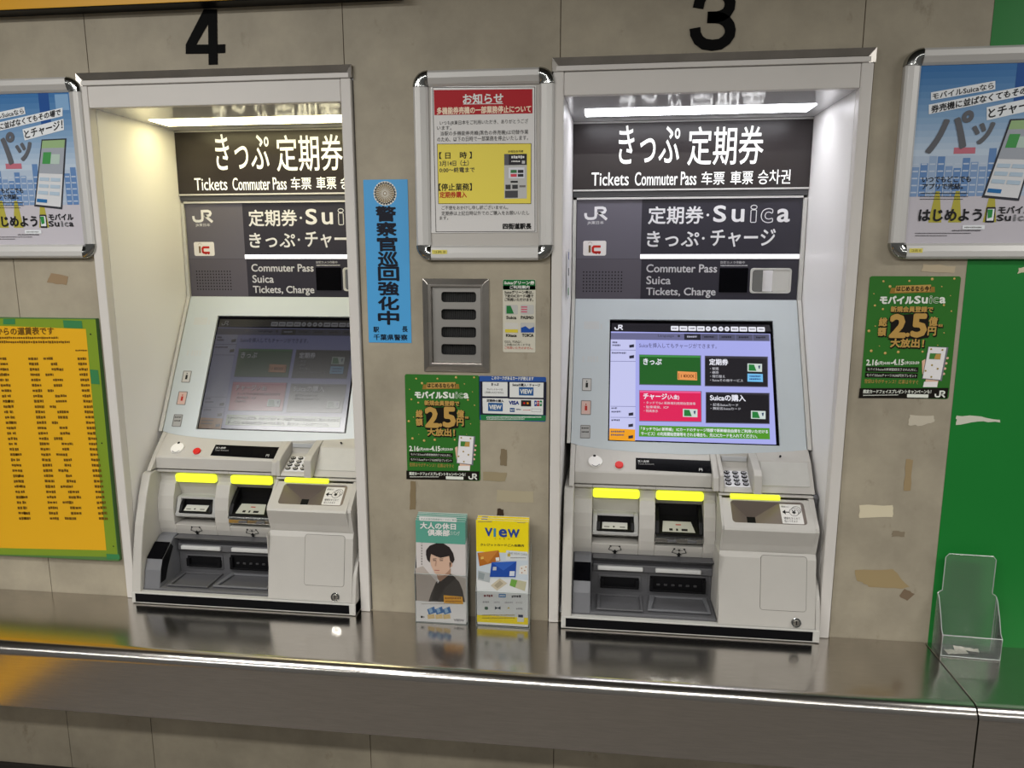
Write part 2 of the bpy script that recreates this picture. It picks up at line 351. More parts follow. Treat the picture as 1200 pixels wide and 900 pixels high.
# ================================================================== ticket machine
MBASE = Vector((.4, .15, .75))
def slanted(y0, z0, y1, z1): 
    L = math.hypot(y1-y0, z1-z0); return Plane((0, y0, z0), (1, 0, 0), (0, y1-y0, z1-z0), dx=D), L
def machine():
    root = thing('ticket_machine', MBASE, None, 'ticket machine', 'ticket machines set in the wall')
    def part(m, name, par=root, **k): return m.build(name, par, MBASE, **k)
    # --- upper dark label panel
    P = Plane((0, .410, 0), dx=D); m = MB()
    g1 = mat('label_panel_dark', s(50, 48, 58), .3); g2 = mat('label_panel_grey', s(98, 95, 106), .32); lt = ink(226, 226, 228)
    m.box(.051, .754, .410, .430, 1.685, 2.003, g1)
    m.prect(P, .0515, 1.8155, .259, 2.0025, g2, .6); m.prect(P, .0515, 1.6855, .262, 1.8145, mat('label_panel_grey_low', s(90, 86, 96), .34), .6)
    p = Pr(m, P, view(640, 50, 2.813))
    p.t('定期券', 337, 540, 518, 597, lt, 1, .001, 4); p.c(533, 568, .0042, lt, 1)
    p.t('S', 553, 538, 592, 590, lt, 1, .0018, 4); p.t('u', 613, 550, 652, 590, lt, 1, .0014, 4)
    p.t('i', 676, 538, 692, 590, lt, 1, .0034, 4); p.t('i', 676, 538, 692, 590, g1, 1.6, .0008, 4)
    p.t('c', 711, 549, 745, 591, lt, 1, .0034, 4); p.t('c', 711, 549, 745, 591, g1, 1.6, .0006, 4); p.t('a', 763, 549, 802, 590, lt, 1, .0017, 4)
    p.t('きっぷ', 333, 622, 503, 672, lt, 1, .001, 4); p.c(518, 645, .0042, lt, 1); p.t('チャージ', 543, 615, 755, 672, lt, 1, .001, 4)
    lt2 = ink(205, 205, 208)
    p.t('Commuter Pass', 331, 731, 563, 757, lt2, 1, 0.0006, 3); p.t('Suica', 331, 770, 410, 796, lt2, 1, 0.0006, 3); p.t('Tickets, Charge', 330, 808, 558, 840, lt2, 1, 0.0006, 3)
    p.t('防犯カメラ作動中', 575, 720, 655, 729, lt2, 1); p.marks(575, 733, 665, 737, lt2, 1)
    jr_logo(p, 125, 540, 201, 585, lt, 1); p.t('JR東日本', 136, 588, 190, 600, lt2, 1, .0002)
    p.rr(122, 653, 198, 702, .006, ink(232, 228, 226), 1)
    p.r(140, 668, 147, 692, ink(120, 96, 60), 2); p.s([(152, 662), (146, 657), (138, 662)], .0015, ink(180, 170, 160), 2)
    p.s([(180, 672), (158, 672), (154, 676), (154, 688), (158, 691), (180, 691)], .0075, ink(196, 36, 28), 2); p.c(165, 694, .003, ink(196, 36, 28), 2); p.c(175, 694, .003, ink(196, 36, 28), 2)
    hole = ink(14, 14, 16); sp = Pr(m, P, view(650, 310, 10)); a = sp.q(340, 88); b_ = sp.q(785, 88); c_ = sp.q(338, 312)
    for i in range(13):
        for j in range(7): m.ppoly(P, circ(a[0]+(b_[0]-a[0])*i/12, a[1]+(c_[1]-a[1])*j/6, .0024, 8), hole, 1)
    hp = part(m, 'label_panel', bevel=.0)
    m = MB(); m.box(.051, .754, .402, .430, 2.003, 2.009, alu); part(m, 'top_ledge', hp)
    m = MB(); m.box(.258, .754, .4085, .4105, 1.8155, 1.8295, mat('lit_white_strip', (.9, .9, .9), .4, emit=.9, emcol=(1, .95, 1))); part(m, 'light_strip', hp)
    m = MB(); m.plate(P, rr(.511, 1.7085, .600, 1.786, .002), 0, .002, blackgloss); part(m, 'camera_window', hp)
    m = MB(); o_ = rr(.607, 1.706, .734, 1.786, .010); i_ = rr(.6135, 1.7115, .728, 1.7795, .008)
    m.ring(P, o_, i_, .0, .005, lightgrey); m.plate(P, rr(.675, 1.7115, .728, 1.7795, .006), .0002, .0025, lightgrey); mf = part(m, 'mirror_frame', hp, bevel=.001)
    m = MB(); nn = 8
    for i in range(nn):
        def yy(k): return .4075-.006*math.sin(PI*k/nn)
        xa = .6135+.0625*i/nn; xb = .6135+.0625*(i+1)/nn
        m.quad((xa, yy(i), 1.712), (xb, yy(i+1), 1.712), (xb, yy(i+1), 1.779), (xa, yy(i), 1.779), mirror_m)
    part(m, 'mirror', mf, smooth=True, label='small curved security mirror')
    # --- tilted face with the screen
    PF, L = slanted(.174, 1.255, .405, 1.685)
    fv = PF.v; ss = view(650, 350, 3.636)
    su0, sv0 = PF.uv(*ss(232, 606)); su1, sv1 = PF.uv(*ss(930, 94)); su1 = max(su1, PF.uv(*ss(950, 620))[0]); sv0 = min(sv0, PF.uv(*ss(950, 625))[1]); su0 = .1645
    U0, U1 = .051, .754
    def arc(u):
        t = (u-U0)/(U1-U0); return -.026*min(1, (math.sin(PI*t))**.55 if 0 < t < 1 else 0)*(1-.45*max(0, t-.5)/.5)
    us = [U0+(U1-U0)*k/28 for k in range(29)]
    m = MB()
    def fp(u, v, h=0): return PF.pt(u, v, h)
    cols = sorted(set([u for u in us if not (su0-.012 < u < su0+.012 or su1-.012 < u < su1+.012)]+[su0, su1]))
    for a, b in zip(cols[:-1], cols[1:]):
        if a >= su0-1e-6 and b <= su1+1e-6:
            m.quad(fp(a, arc(a)), fp(b, arc(b)), fp(b, sv0), fp(a, sv0), facegrey); m.quad(fp(a, sv1), fp(b, sv1), fp(b, L), fp(a, L), facegrey)
        else: m.quad(fp(a, arc(a)), fp(b, arc(b)), fp(b, L), fp(a, L), facegrey)
    hh = -.008
    for q in (((su0, sv0), (su1, sv0)), ((su1, sv0), (su1, sv1)), ((su1, sv1), (su0, sv1)), ((su0, sv1), (su0, sv0))):
        m.quad(fp(*q[0]), fp(*q[0], hh), fp(*q[1], hh), fp(*q[1]), facegrey)
    # shell behind the face
    m.quad((U0, .405, 1.685), (U1, .405, 1.685), (U1, .44, 1.685), (U0, .44, 1.685), facegrey)
    for u in (U0, U1): m.quad(fp(u, 0), fp(u, L), (u, .44, 1.685), (u, .44, 1.255), facegrey)
    p = Pr(m, PF, ss); emb = ink(196, 199, 200); ic = ink(120, 118, 116)
    p.rr(125, 97, 190, 130, .003, emb, 1); p.r(195, 108, 203, 130, emb, 1)
    for x in (118, 140, 152, 164, 178): p.r(x, 245, x+8, 270, emb, 1)
    face = part(m, 'tilted_face', label='pale sloping face around the screen')
    for (x0, y0, x1, y1), cc in (((117, 340, 157, 393), (196, 194, 190)), ((112, 434, 155, 495), (206, 176, 166)), ((109, 539, 152, 595), (168, 168, 166))):
        m = MB(); bb = PF.uv(*ss(x0, y1))+PF.uv(*ss(x1, y0)); q = Pr(m, PF, ss); bb = q.b(x0, y0, x1, y1)
        m.ring(PF, rr(*bb, .002), rr(bb[0]+.002, bb[1]+.002, bb[2]-.002, bb[3]-.002, .001), 0, .0015, ink(130, 128, 126))
        m.prect(PF, bb[0]+.002, bb[1]+.002, bb[2]-.002, bb[3]-.002, ink(*cc), 1)
        xm, ym = (x0+x1)/2, (y0+y1)/2
        if y0 < 500: q.c(xm, ym-14, .0022, dk if y0 < 400 else ink(180, 40, 30), 2); q.r(xm-5, ym-8, xm+5, ym+12, dk if y0 < 400 else ink(180, 40, 30), 2)
        else: q.marks(x0+6, y0+10, x1-6, y0+16, dk, 2); q.marks(x0+6, y0+26, x1-6, y0+32, dk, 2)
        part(m, 'indicator_window', face)
    for x0, x1, sgn in ((.0385, .0495, 1), (.7555, .7675, -1)):
        m = MB(); e = .006
        m.loft([[(x0, .41-e, 2.003), (x1, .41-e, 2.003), (x1, .43, 2.003), (x0, .43, 2.003)], [(x0, .405-e, 1.685), (x1, .405-e, 1.685), (x1, .43, 1.685), (x0, .43, 1.685)],
                [(x0, .174-e, 1.255), (x1, .174-e, 1.255), (x1, .25, 1.255), (x0, .25, 1.255)]], lightgrey)
        part(m, 'edge_trim', bevel=.001)
    # --- screen
    PS = Plane(PF.pt(0, 0, -.008), (1, 0, 0), PF.v, dx=D); m = MB(); K = lambda r, g, b: lum(r, g, b, .72)
    m.plate(PS, [(su0, sv0), (su1, sv0), (su1, sv1), (su0, sv1)], -.004, 0, blackgloss)
    p = Pr(m, PS, ss)
    lav = K(176, 180, 246); pale = K(206, 208, 250); wht = K(245, 245, 255); blk = K(30, 30, 34)
    p.p([(243, 104), (914, 112), (922, 140), (242, 140)], K(36, 34, 40), 1)
    p.p([(240, 140), (918, 150), (944, 622), (232, 600)], lav, 1)
    p.p([(240, 146), (915, 152), (917, 182), (239, 174)], K(112, 112, 150), 2)
    p.p([(239, 174), (345, 175), (343, 606), (232, 602)], pale, 2)
    for y in (218, 266, 458, 505): p.p([(238, y), (345, y+1), (345, y+3), (238, y+2)], K(120, 122, 170), 3)
    p.p([(234, 553), (343, 558), (342, 607), (232, 602)], K(250, 168, 24), 3)
    for x, y in ((318, 198), (318, 244), (315, 488), (314, 536), (314, 585)): p.p([(x, y), (x+20, y-3), (x+20, y+10), (x, y+12)], K(44, 44, 60), 4)
    for x, y, w in ((246, 183, 24), (246, 195, 34), (244, 228, 60), (242, 463, 24), (242, 478, 40), (242, 514, 36), (240, 563, 60), (240, 577, 56)): p.marks(x, y, x+w, y+8, K(80, 80, 110), 4)
    jr_logo(p, 255, 112, 290, 134, wht, 4)
    for i, x in enumerate((495, 532, 569, 606, 643, 670, 697, 723, 750, 787, 825, 862)):
        rd = 4 <= i < 8; q = p.b(x, 117+i*.4, x+(22 if rd else 33), 137+i*.4); m.ppoly(PS, rr(*q, (q[3]-q[1])*(.49 if rd else .15)), wht, 3)
        p.marks(x+6, 124+i*.4, x+(16 if rd else 28), 130+i*.4, K(60, 60, 70), 4)
    for i, x in enumerate((552, 625, 699, 772, 846)):
        p.r(x, 151+i*.7, x+(70 if i < 4 else 66), 176+i*.7, K(40, 40, 48) if i == 0 else K(88, 88, 112), 3); p.marks(x+12, 159+i*.7, x+54, 167+i*.7, K(190, 190, 210) if i == 0 else K(30, 30, 40), 4)
    p.t('Language', 440, 154, 508, 166, K(60, 60, 70), 4); m.ppoly(PS, circ(*p.q(529, 160), .004, 12), K(60, 60, 70), 4)
    p.t('Suicaを挿入してもチャージができます。', 360, 191, 690, 212, K(70, 66, 100), 4)
    def tile(x0, y0, x1, y1, col, top):
        p.p([(x0-2, y0-2), (x1+4, y0+2), (x1+4, y1+7), (x0-2, y1+3)], K(110, 110, 140), 2)
        p.p([(x0, y0), (x1, y0+4), (x1+2, y1+4), (x0, y1)], K(*col), 3); p.p([(x0, y0), (x1, y0+4), (x1, y0+12), (x0, y0+8)], K(*top), 4)
    tile(362, 240, 620, 365, (38, 100, 40), (70, 150, 76)); tile(641, 245, 905, 371, (36, 34, 38), (60, 58, 66))
    tile(362, 392, 622, 520, (232, 36, 92), (248, 92, 150)); tile(645, 400, 912, 528, (30, 28, 32), (52, 50, 58))
    p.t('きっぷ', 378, 256, 455, 282, wht, 5, .0006, 3); p.t('定期券', 659, 258, 738, 284, wht, 5, .0006, 3)
    p.t('チャージ', 378, 405, 478, 430, wht, 5, .0006, 3); p.t('(入金)', 482, 410, 530, 432, wht, 5, .0003); p.t('Suicaの購入', 662, 410, 812, 437, wht, 5, .0006, 3)
    for tx, x, y, w in (('・新規', 662, 293, 36), ('・継続', 662, 309, 36), ('・発行替え', 662, 326, 64), ('・Suicaその他サービス', 662, 343, 140), ('・タッチでGo! 新幹線利用開始登録等', 380, 440, 220), ('・駐車場発、ICP', 380, 457, 105), ('・残高表示', 380, 473, 60), ('・記名Suicaカード', 664, 447, 118), ('・無記名Suicaカード', 664, 463, 128)):
        p.t(tx, x, y, x+w, y+12, K(225, 225, 232), 5)
    def card(x, y, col1=(40, 130, 60), col2=(214, 226, 220)):
        p.p([(x, y), (x+62, y+2), (x+62, y+36), (x, y+34)], K(*col2), 5); p.p([(x+5, y+4), (x+28, y+5), (x+38, y+32), (x+5, y+31)], K(*col1), 6); p.p([(x+45, y+10), (x+55, y+8), (x+52, y+24), (x+48, y+22)], K(60, 80, 110), 6)
    p.p([(523, 310), (606, 314), (607, 349), (523, 346)], K(244, 160, 90), 5); p.t('1 ¥XXX', 538, 324, 594, 337, K(90, 40, 10), 6, .0003); 
    for x in (527, 600): p.r(x, 318, x+2, 344, K(90, 40, 10), 6)
    card(821, 277); card(546, 470); card(836, 478)
    p.p([(821, 320), (886, 322), (887, 356), (821, 354)], K(120, 196, 244), 5); p.marks(830, 328, 878, 335, K(30, 60, 130), 6); p.marks(830, 340, 878, 347, K(30, 60, 130), 6)
    p.p([(360, 540), (915, 552), (917, 600), (359, 588)], K(84, 156, 40), 3)
    p.tq('「タッチでGo! 新幹線」 ICカードのチャージ残額で新幹線自由席をご利用いただける', (368, 547), (908, 560), (908, 575), (368, 562), wht, 5, .0002)
    p.tq('サービス）の利用開始登録等をされる場合も、先にICカードを入れてください。', (368, 567), (862, 579), (862, 595), (368, 583), wht, 5, .0002)
    scr = part(m, 'screen', face, label='bright touch screen with coloured ticket menu tiles')
    # --- console ledge with knob, button, amount display, keypad
    kx = [.066+.404*k/16 for k in range(17)]
    def top(u): q = PF.pt(u, arc(u)); return q.y, q.z
    m = MB()
    def loftx(xs, front, mm):
        m.loft([[(x, *top(x)), *[(x, a, b) for a, b in front], (x, .44, front[-1][1]), (x, .44, top(x)[1])] for x in xs], mm)
    loftx([.051, .0585, .066], [(.104, 1.190), (.094, 1.180), (.066, 1.150)], bodygrey)
    loftx(kx, [(.102, 1.190), (.099, 1.185), (.096, 1.150)], bodygrey)
    loftx([.470, .476, .482, .488], [(.13, 1.222), (.092, 1.200), (.072, 1.190), (.064, 1.150)], bodygrey)
    loftx([.488, .494, .500], [(.13, 1.224), (.085, 1.208), (.068, 1.198), (.062, 1.149)], bodygrey)
    loftx([.500, .54, .582], [(.160, 1.200), (.155, 1.197), (.070, 1.158), (.064, 1.149)], bodygrey)
    loftx([.582, .590, .598, .605], [(.14, 1.236), (.075, 1.216), (.057, 1.204), (.052, 1.149)], bodygrey)
    loftx([.605, .66, .71, .758], [(.135, 1.228), (.082, 1.163), (.070, 1.149)], bodygrey)
    con = part(m, 'console', bevel=.0025, smooth=False)
    PC, LC = slanted(.102, 1.190, .1635, 1.2345); P7 = PC
    c1 = view(655, 510, 6)
    m = MB(); q = Pr(m, PC, c1); m.plate(PC, [q.q(540, 160), q.q(540, 242), q.q(1080, 270), q.q(1080, 182)][::-1], -.002, .0012, blackgloss)
    q.t('投入金額', 555, 178, 632, 192, wt, 4); q.t('Total Amount', 555, 197, 668, 210, ink(150, 150, 150), 4); q.t('円', 985, 236, 1008, 254, wt, 4)
    part(m, 'amount_display', con)
    m = MB(); q = Pr(m, PC, c1); cu, cv = q.q(255, 190)
    m.plate(PC, circ(cu, cv, .0215, 32), -.001, .007, mat('white_knob', s(240, 238, 234), .4)); m.ppoly(PC, circ(*q.q(250, 155), .0045, 12), dk, 19); q.s([(232, 216), (245, 226), (265, 228), (288, 214)], .002, ink(90, 90, 90), 19)
    part(m, 'receiver_knob', con, bevel=.002, label='round white dial')
    m = MB(); cu, cv = q.q(423, 215); m.plate(PC, circ(cu, cv, .0155, 28), -.001, .002, lightgrey); m.plate(PC, circ(cu, cv, .0125, 28), 0, .008, red_b); part(m, 'cancel_button', con, bevel=.002, label='round red push button')
    m = MB(); q = Pr(m, PC, c1); ln = ink(138, 136, 130)
    for L_ in ([(92, 180), (92, 100), (287, 103), (287, 150)], [(305, 150), (305, 108), (456, 115), (456, 180)]): q.s(L_, .0012, ln, 2)
    for x0, y0, x1 in ((100, 150, 165), (100, 168, 130), (318, 155, 385), (318, 172, 370)): q.marks(x0, y0, x1, y0+6, ln, 2)
    part(m, 'printed_labels', con)
    # keypad
    PK, LK = slanted(.070, 1.158, .155, 1.197); m = MB(); m.plate(PK, rr(.506, .008, .578, .078, .003), -.001, .002, keywhite); kp = part(m, 'keypad', con, bevel=.001)
    for r in range(4):
        for c in range(3):
            m = MB(); cu = .517+c*.0245; cv = .019+r*.0165
            m.plate(PK, circ(cu, cv, .0085, 14, .0062), .0015, .005, black); m.ppoly(PK, circ(cu, cv, .0062, 12, .0042), mat('steel_key', (.5, .5, .52), .35, .6), 14)
            lab = '123456789*0#'[(3-r)*3+c]; m.ptext(PK, lab, (cu-.0022, cv-.003, cu+.0022, cv+.003), dk, 15)
            part(m, 'key', kp)
    PP, LP = slanted(.082, 1.163, .135, 1.228); m = MB(); m.plate(PP, rr(.612, .004, .746, LP-.004, .003), 0, .0025, mat('rest_pad', s(196, 195, 190), .5, noise=.04, nscale=30)); part(m, 'card_rest', con, bevel=.001)
    m = MB(); a = PF.pt(.665, -.012); m.plate(PP, circ(.672, LP+.016, .003, 10), -.004, .0015, black); part(m, 'sensor_hole', con)
    m = MB(); m.box(.505, .578, .157, .163, 1.217, 1.231, mat('keypad_label', s(186, 188, 190), .4)); part(m, 'keypad_label', con, bevel=.001)
    # --- reader section (left half, below the console)
    prof = [(.100, 1.1455), (.100, 1.1375), (.118, 1.134), (.118, 1.104), (.108, 1.098), (.092, 1.06), (.084, 1.02), (.084, .98), (.090, .950), (.097, .930), (.30, .930), (.30, 1.1455)]
    m = MB()
    for a, b in ((.066, .121), (.262, .309), (.452, .4865)): m.prism(prof, a, b, bodygrey)
    low = [(.0855, .967), (.090, .950), (.097, .930), (.30, .930), (.30, .967)]
    upp = [(.100, 1.1455), (.100, 1.1375), (.118, 1.134), (.118, 1.104), (.30, 1.104), (.30, 1.1455)]
    rec = [(.122, 1.104), (.138, 1.055), (.138, 1.04), (.145, .967), (.30, .967), (.30, 1.104)]
    for a, b in ((.121, .262), (.309, .452)): m.prism(low, a, b, bodygrey); m.prism(upp, a, b, bodygrey)
    m.prism(rec, .121, .262, bodygrey)
    m.prism([(.122, 1.104), (.178, 1.055), (.178, .967), (.30, .967), (.30, 1.104)], .309, .452, bodygrey)
    rd = part(m, 'reader_section', bevel=.002)
    for a, b in ((.122, .262), (.311, .451)):
        m = MB(); m.plate(Plane((0, .118, 0)), rr(a, 1.103, b, 1.131, .008), 0, .011, yellowlamp); part(m, 'indicator_light', rd, bevel=.003, label='glowing yellow indicator bar')
    # card slot
    m = MB(); lg = mat('slot_surround', s(176, 176, 174), .4)
    m.prism([(.116, 1.054), (.108, 1.050), (.092, 1.003), (.092, .996), (.135, .992), (.14, 1.054)], .1235, .137, lg); m.prism([(.116, 1.054), (.108, 1.050), (.092, 1.003), (.092, .996), (.135, .992), (.14, 1.054)], .247, .2605, lg)
    m.box(.137, .247, .110, .14, 1.046, 1.054, lg); m.prism([(.088, 1.004), (.088, .994), (.128, .975), (.14, .975), (.14, 1.004)], .1235, .2605, lg)
    cs = part(m, 'card_slot', rd, bevel=.0015)
    PB, LB = slanted(.086, 1.008, .126, 1.028)
    m = MB(); m.box(.137, .247, .118, .135, 1.006, 1.046, black); m.plate(PB, rr(.136, 0, .248, LB, .004), -.004, .001, black)
    for a, b in ((.136, .146), (.238, .248)): m.prism([(.088, 1.009), (.100, 1.030), (.118, 1.044), (.13, 1.044), (.13, 1.02)], a, b, black)
    part(m, 'slot_mouth', cs, bevel=.0015)
    m = MB(); m.prect(PB, .152, .006, .228, LB-.012, ink(206, 206, 200), 5); m.ptext(PB, '●', (.184, .012, .190, .018), dk, 6); 
    for a in (.158, .205): m.prect(PB, a, .012, a+.016, .016, ink(110, 110, 108), 6)
    part(m, 'slot_label', cs)
    # bill slot
    PB2, LB2 = slanted(.080, 1.007, .160, 1.046); m = MB()
    m.plate(PB2, rr(.3105, 0, .4505, LB2, .004), -.006, .001, black); m.box(.322, .440, .150, .175, 1.035, 1.083, black)
    for a, b in ((.3105, .322), (.439, .4505)): m.prism([(.082, 1.009), (.100, 1.040), (.135, 1.070), (.160, 1.083), (.175, 1.083), (.17, 1.03)], a, b, black)
    bs = part(m, 'bill_slot', rd, bevel=.002, label='black banknote slot')
    m = MB(); m.ppoly(PB2, [(.331, .008), (.428, .008), (.418, .052), (.335, .052)], ink(196, 196, 186), 5)
    for a, w in ((.352, .010), (.372, .006), (.388, .018)): m.prect(PB2, a, .013, a+w, .022, dk, 6)
    m.prect(PB2, .372, .036, .388, .040, ink(180, 60, 40), 6); part(m, 'slot_label', bs)
    m = MB(); m.prism([(.078, 1.005), (.074, 1.000), (.080, .994), (.080, .981), (.086, .977), (.17, .977), (.17, 1.005)], .3105, .4505, chrome); m.box(.345, .372, .0755, .081, .984, .990, darkgrey); m.box(.405, .432, .0755, .081, .984, .990, darkgrey); part(m, 'chrome_lip', bs, bevel=.001, label='chrome lip')
    PA, _ = slanted(.094, .937, .0868, .962)
    for cu, yen in ((.192, False), (.383, True)):
        m = MB()
        w_ = .019 if not yen else .021
        m.pstroke(PA, [(cu-w_*.8, .020), (cu-w_, .010), (cu-w_*.3, .006)], .0022, dk, 3); m.pstroke(PA, [(cu+w_*.8, .020), (cu+w_, .010), (cu+w_*.3, .006)], .0022, dk, 3)
        for a in (-.7, .7): m.ppoly(PA, circ(cu+a*w_, .023, .0032, 8), dk, 3)
        m.ppoly(PA, [(cu-.009, .001), (cu-.004, .001), (cu-.004, -.005), (cu+.004, -.005), (cu+.004, .001), (cu+.009, .001), (cu, .011)], dk, 3)
        if yen: m.pstroke(PA, [(cu-.011, .018), (cu+.011, .018)], .0012, dk, 3); m.ptext(PA, '¥', (cu-.004, .014, cu+.004, .025), dk, 3)
        else: m.pstroke(PA, [(cu-.012, .024), (cu+.012, .024)], .001, dk, 3)
        part(m, 'insert_arrow', rd)
    # --- dispensing tray
    m = MB()
    m.box(.066, .4835, .098, .30, .795, .930, darkgrey); m.prism([(.098, .800), (-.020, .797), (-.026, .794), (-.026, .788), (.098, .788)], .066, .4835, darkgrey)
    m.prism([(.060, .930), (.100, .930), (.100, .900), (.090, .912)], .126, .4835, darkgrey)
    m.box(.126, .4835, .084, .099, .878, .902, darkgrey)
    tr = part(m, 'dispensing_tray', bevel=.003, label='dark grey ticket and change tray')
    for a, b in ((.141, .277), (.314, .449)):
        m = MB(); m.box(a, b, .074, .086, .885, .898, barplastic); part(m, 'light_bar', tr, bevel=.003, label='unlit white bar')
    for a, b, z0, z1 in ((.150, .267, .820, .856), (.300, .466, .816, .866)):
        m = MB(); m.ring(Plane((0, .098, 0)), rr(a-.006, z0-.006, b+.006, z1+.006, .004), rr(a, z0, b, z1, .003), 0, .003, darkgrey)
        m.box(a, b, .0965, .099, z0, z1, black); m.box(a+.004, b-.004, .085, .098, z0+.004, z0+.009, black); m.box(a, a+.010, .086, .098, z0+.003, z1-.006, black); m.box(b-.010, b, .086, .098, z0+.003, z1-.006, black)
        if a > .2:
            for k in range(6): m.box(a+.02+k*.022, a+.03+k*.022, .092, .0966, z0+.02, z0+.026, mat('outlet_rollers', s(58, 58, 60), .5))
        part(m, 'ticket_outlet', tr, bevel=.001, label='black outlet slot')
    PT = Plane((0, .098, .800), (1, 0, 0), (0, -1, 0)); PT.n = Vector((0, 0, 1)); m = MB()
    ou = [(.140, .012), (.276, .012), (.276, .112), (.140, .112)]; iu = [(.150, .018), (.268, .018), (.268, .104), (.150, .104)]; m.ring(PT, ou, iu, 0, .005, darkgrey)
    ou = [(.300, .008), (.470, .008), (.470, .104), (.288, .104)]; iu = [(.315, .014), (.456, .014), (.462, .096), (.300, .096)]; m.ring(PT, ou, iu, 0, .006, midgrey)
    part(m, 'tray_ridge', tr, bevel=.002)
    m = MB(); m.prism([(.098, .935), (.075, .931), (.052, .915), (.003, .881), (-.012, .850), (-.024, .80), (-.026, .788), (.098, .788)], .0685, .122, midgrey)
    gd = part(m, 'tray_guide', tr, bevel=.004, label='rounded grey guide block')
    m = MB(); m.prism([(.053, .918), (.050, .9195), (-.0005, .8845), (.003, .8805), (.03, .89)], .0705, .1205, blackgloss)
    m.prism([(.053, .9135), (.003, .8805), (-.010, .850), (-.018, .81), (.01, .81), (.03, .85), (.065, .90)], .1218, .1226, black)
    part(m, 'sensor_window', gd, bevel=.001, label='black sensor window')
    # --- coin unit (right half)
    m = MB()
    m.prism([(.066, 1.1452), (.064, 1.140), (.10, 1.120), (.30, 1.120), (.30, 1.1452)], .487, .752, bodygrey)
    Pc, Lc = slanted(-.020, 1.074, .062, 1.134)
    ou = rr(.492, .0, .740, Lc, .004); iu = rr(.518, .018, .722, Lc-.008, .010); m.ring(Pc, ou, iu, -.02, 0, bodygrey)
    m.prism([(-.020, 1.074), (-.024, 1.068), (-.021, 1.060), (-.004, 1.020), (.004, .995), (.05, .995), (.02, 1.07)], .492, .740, bodygrey)
    for a, b in ((.487, .495), (.737, .752)): m.prism([(.062, 1.138), (-.012, 1.076), (-.016, 1.066), (.004, .995), (.10, .995), (.10, 1.138)], a, b, bodygrey)
    m.prism([(.004, .995), (-.004, .980), (-.030, .840), (-.038, .789), (.12, .789), (.12, .995)], .4855, .752, bodygrey)
    m.prism([(.12, .995), (.12, .789), (.125, .789), (.125, 1.12), (.12, 1.12)], .487, .752, bodygrey)
    m.box(.4835, .4855, -.018, .12, .80, .99, bodygrey)
    cu_ = part(m, 'coin_unit', bevel=.005, seg=3)
    m = MB(); d0 = [(.518, .018), (.722, .018), (.722, Lc-.008), (.518, Lc-.008)]
    A_ = [Pc.pt(u, v, -.002) for u, v in d0]; B_ = [Pc.pt(u, v, -.045) for u, v in ((.568, .044), (.592, .044), (.592, .068), (.568, .068))]; C_ = [Pc.pt(.655, .018, -.006), Pc.pt(.655, Lc-.008, -.006)]
    m.quad(A_[0], C_[0], B_[1], B_[0], hopper); m.quad(C_[0], C_[1], B_[2], B_[1], hopper); m.quad(C_[1], A_[3], B_[3], B_[2], hopper); m.quad(A_[3], A_[0], B_[0], B_[3], hopper)
    m.quad(C_[0], A_[1], A_[2], C_[1], hopper); m.add(B_, [(0, 1, 2, 3)], black)
    hpp = part(m, 'coin_hopper', cu_, label='metal coin funnel')
    Ph = Plane(Pc.pt(0, 0, -.0035), (1, 0, 0), Pc.v); m = MB()
    u0, v0, u1, v1 = .655, .022, .714, Lc-.014; m.plate(Ph, rr(u0, v0, u1, v1, .002), 0, .001, ink(222, 220, 216))
    m.ptext(Ph, '硬貨投入口', (u0+.004, v1-.012, u0+.024, v1-.006), dk, 4); m.pstroke(Ph, [(u0+.024, .060), (u0+.008, .060)], .003, dk, 4); m.ppoly(Ph, [(u0+.004, .060), (u0+.013, .068), (u0+.013, .052)], dk, 4)
    for k in (2, 1, 0): 
        m.ppoly(Ph, circ(u0+.036+k*.004, .060+k*.004, .013, 20), dk, 4+(2-k)*.4); m.ppoly(Ph, circ(u0+.036+k*.004, .060+k*.004, .0118, 20), ink(222, 220, 216), 4.2+(2-k)*.4)
    m.ptext(Ph, '¥', (u0+.031, .054, u0+.041, .067), dk, 6, .0006); m.ptext(Ph, '硬貨をまとめて', (u0+.006, .036, u0+.050, .044), dk, 4); m.ptext(Ph, '投入できます', (u0+.006, .026, u0+.042, .034), dk, 4)
    part(m, 'coin_label', hpp, label='small white coin instruction plate')
    m = MB(); m.prism([(.068, 1.1455), (.056, 1.145), (.050, 1.140), (.054, 1.133), (.068, 1.133)], .519, .657, yellowlamp); part(m, 'indicator_light', cu_, bevel=.001, label='glowing yellow indicator bar')
    PQ, LQ = slanted(-.030, .840, -.004, .980); m = MB(); o_ = rr(.600, -.004, .727, .152, .009); i_ = rr(.6012, -.0028, .7258, .1508, .008)
    m.ring(PQ, o_, i_, -.001, .0004, ink(120, 118, 112)); m.plate(PQ, i_, -.001, .0012, bodygrey); part(m, 'access_panel', cu_, bevel=.0004)
    m = MB(); m.plate(PQ, circ(.700, -.035, .0135, 24), -.002, .003, chrome); m.plate(PQ, circ(.700, -.035, .0085, 20), .002, .005, trimsteel); m.plate(PQ, rr(.6985, -.041, .7015, -.029, .001), .004, .0055, black); part(m, 'lock', cu_, bevel=.0008, label='round chrome key lock')
    # --- cheeks and plinth
    m = MB(); m.prism([(.074, 1.1455), (.062, 1.141), (.034, 1.08), (.002, .99), (-.016, .92), (-.030, .85), (-.041, .79), (-.045, .752), (.20, .752), (.30, 1.1455)], .0375, .0665, bodygrey); part(m, 'side_cheek', bevel=.004)
    m = MB(); m.prism([(.10, .98), (.060, .94), (.0, .905), (-.022, .87), (-.034, .83), (-.041, .79), (-.045, .752), (.10, .752)], .7525, .7645, bodygrey); m.prism([(.074, 1.148), (.062, 1.142), (.10, .98), (.30, .98), (.30, 1.148)], .7525, .7645, darkgrey); part(m, 'side_cheek', bevel=.002)
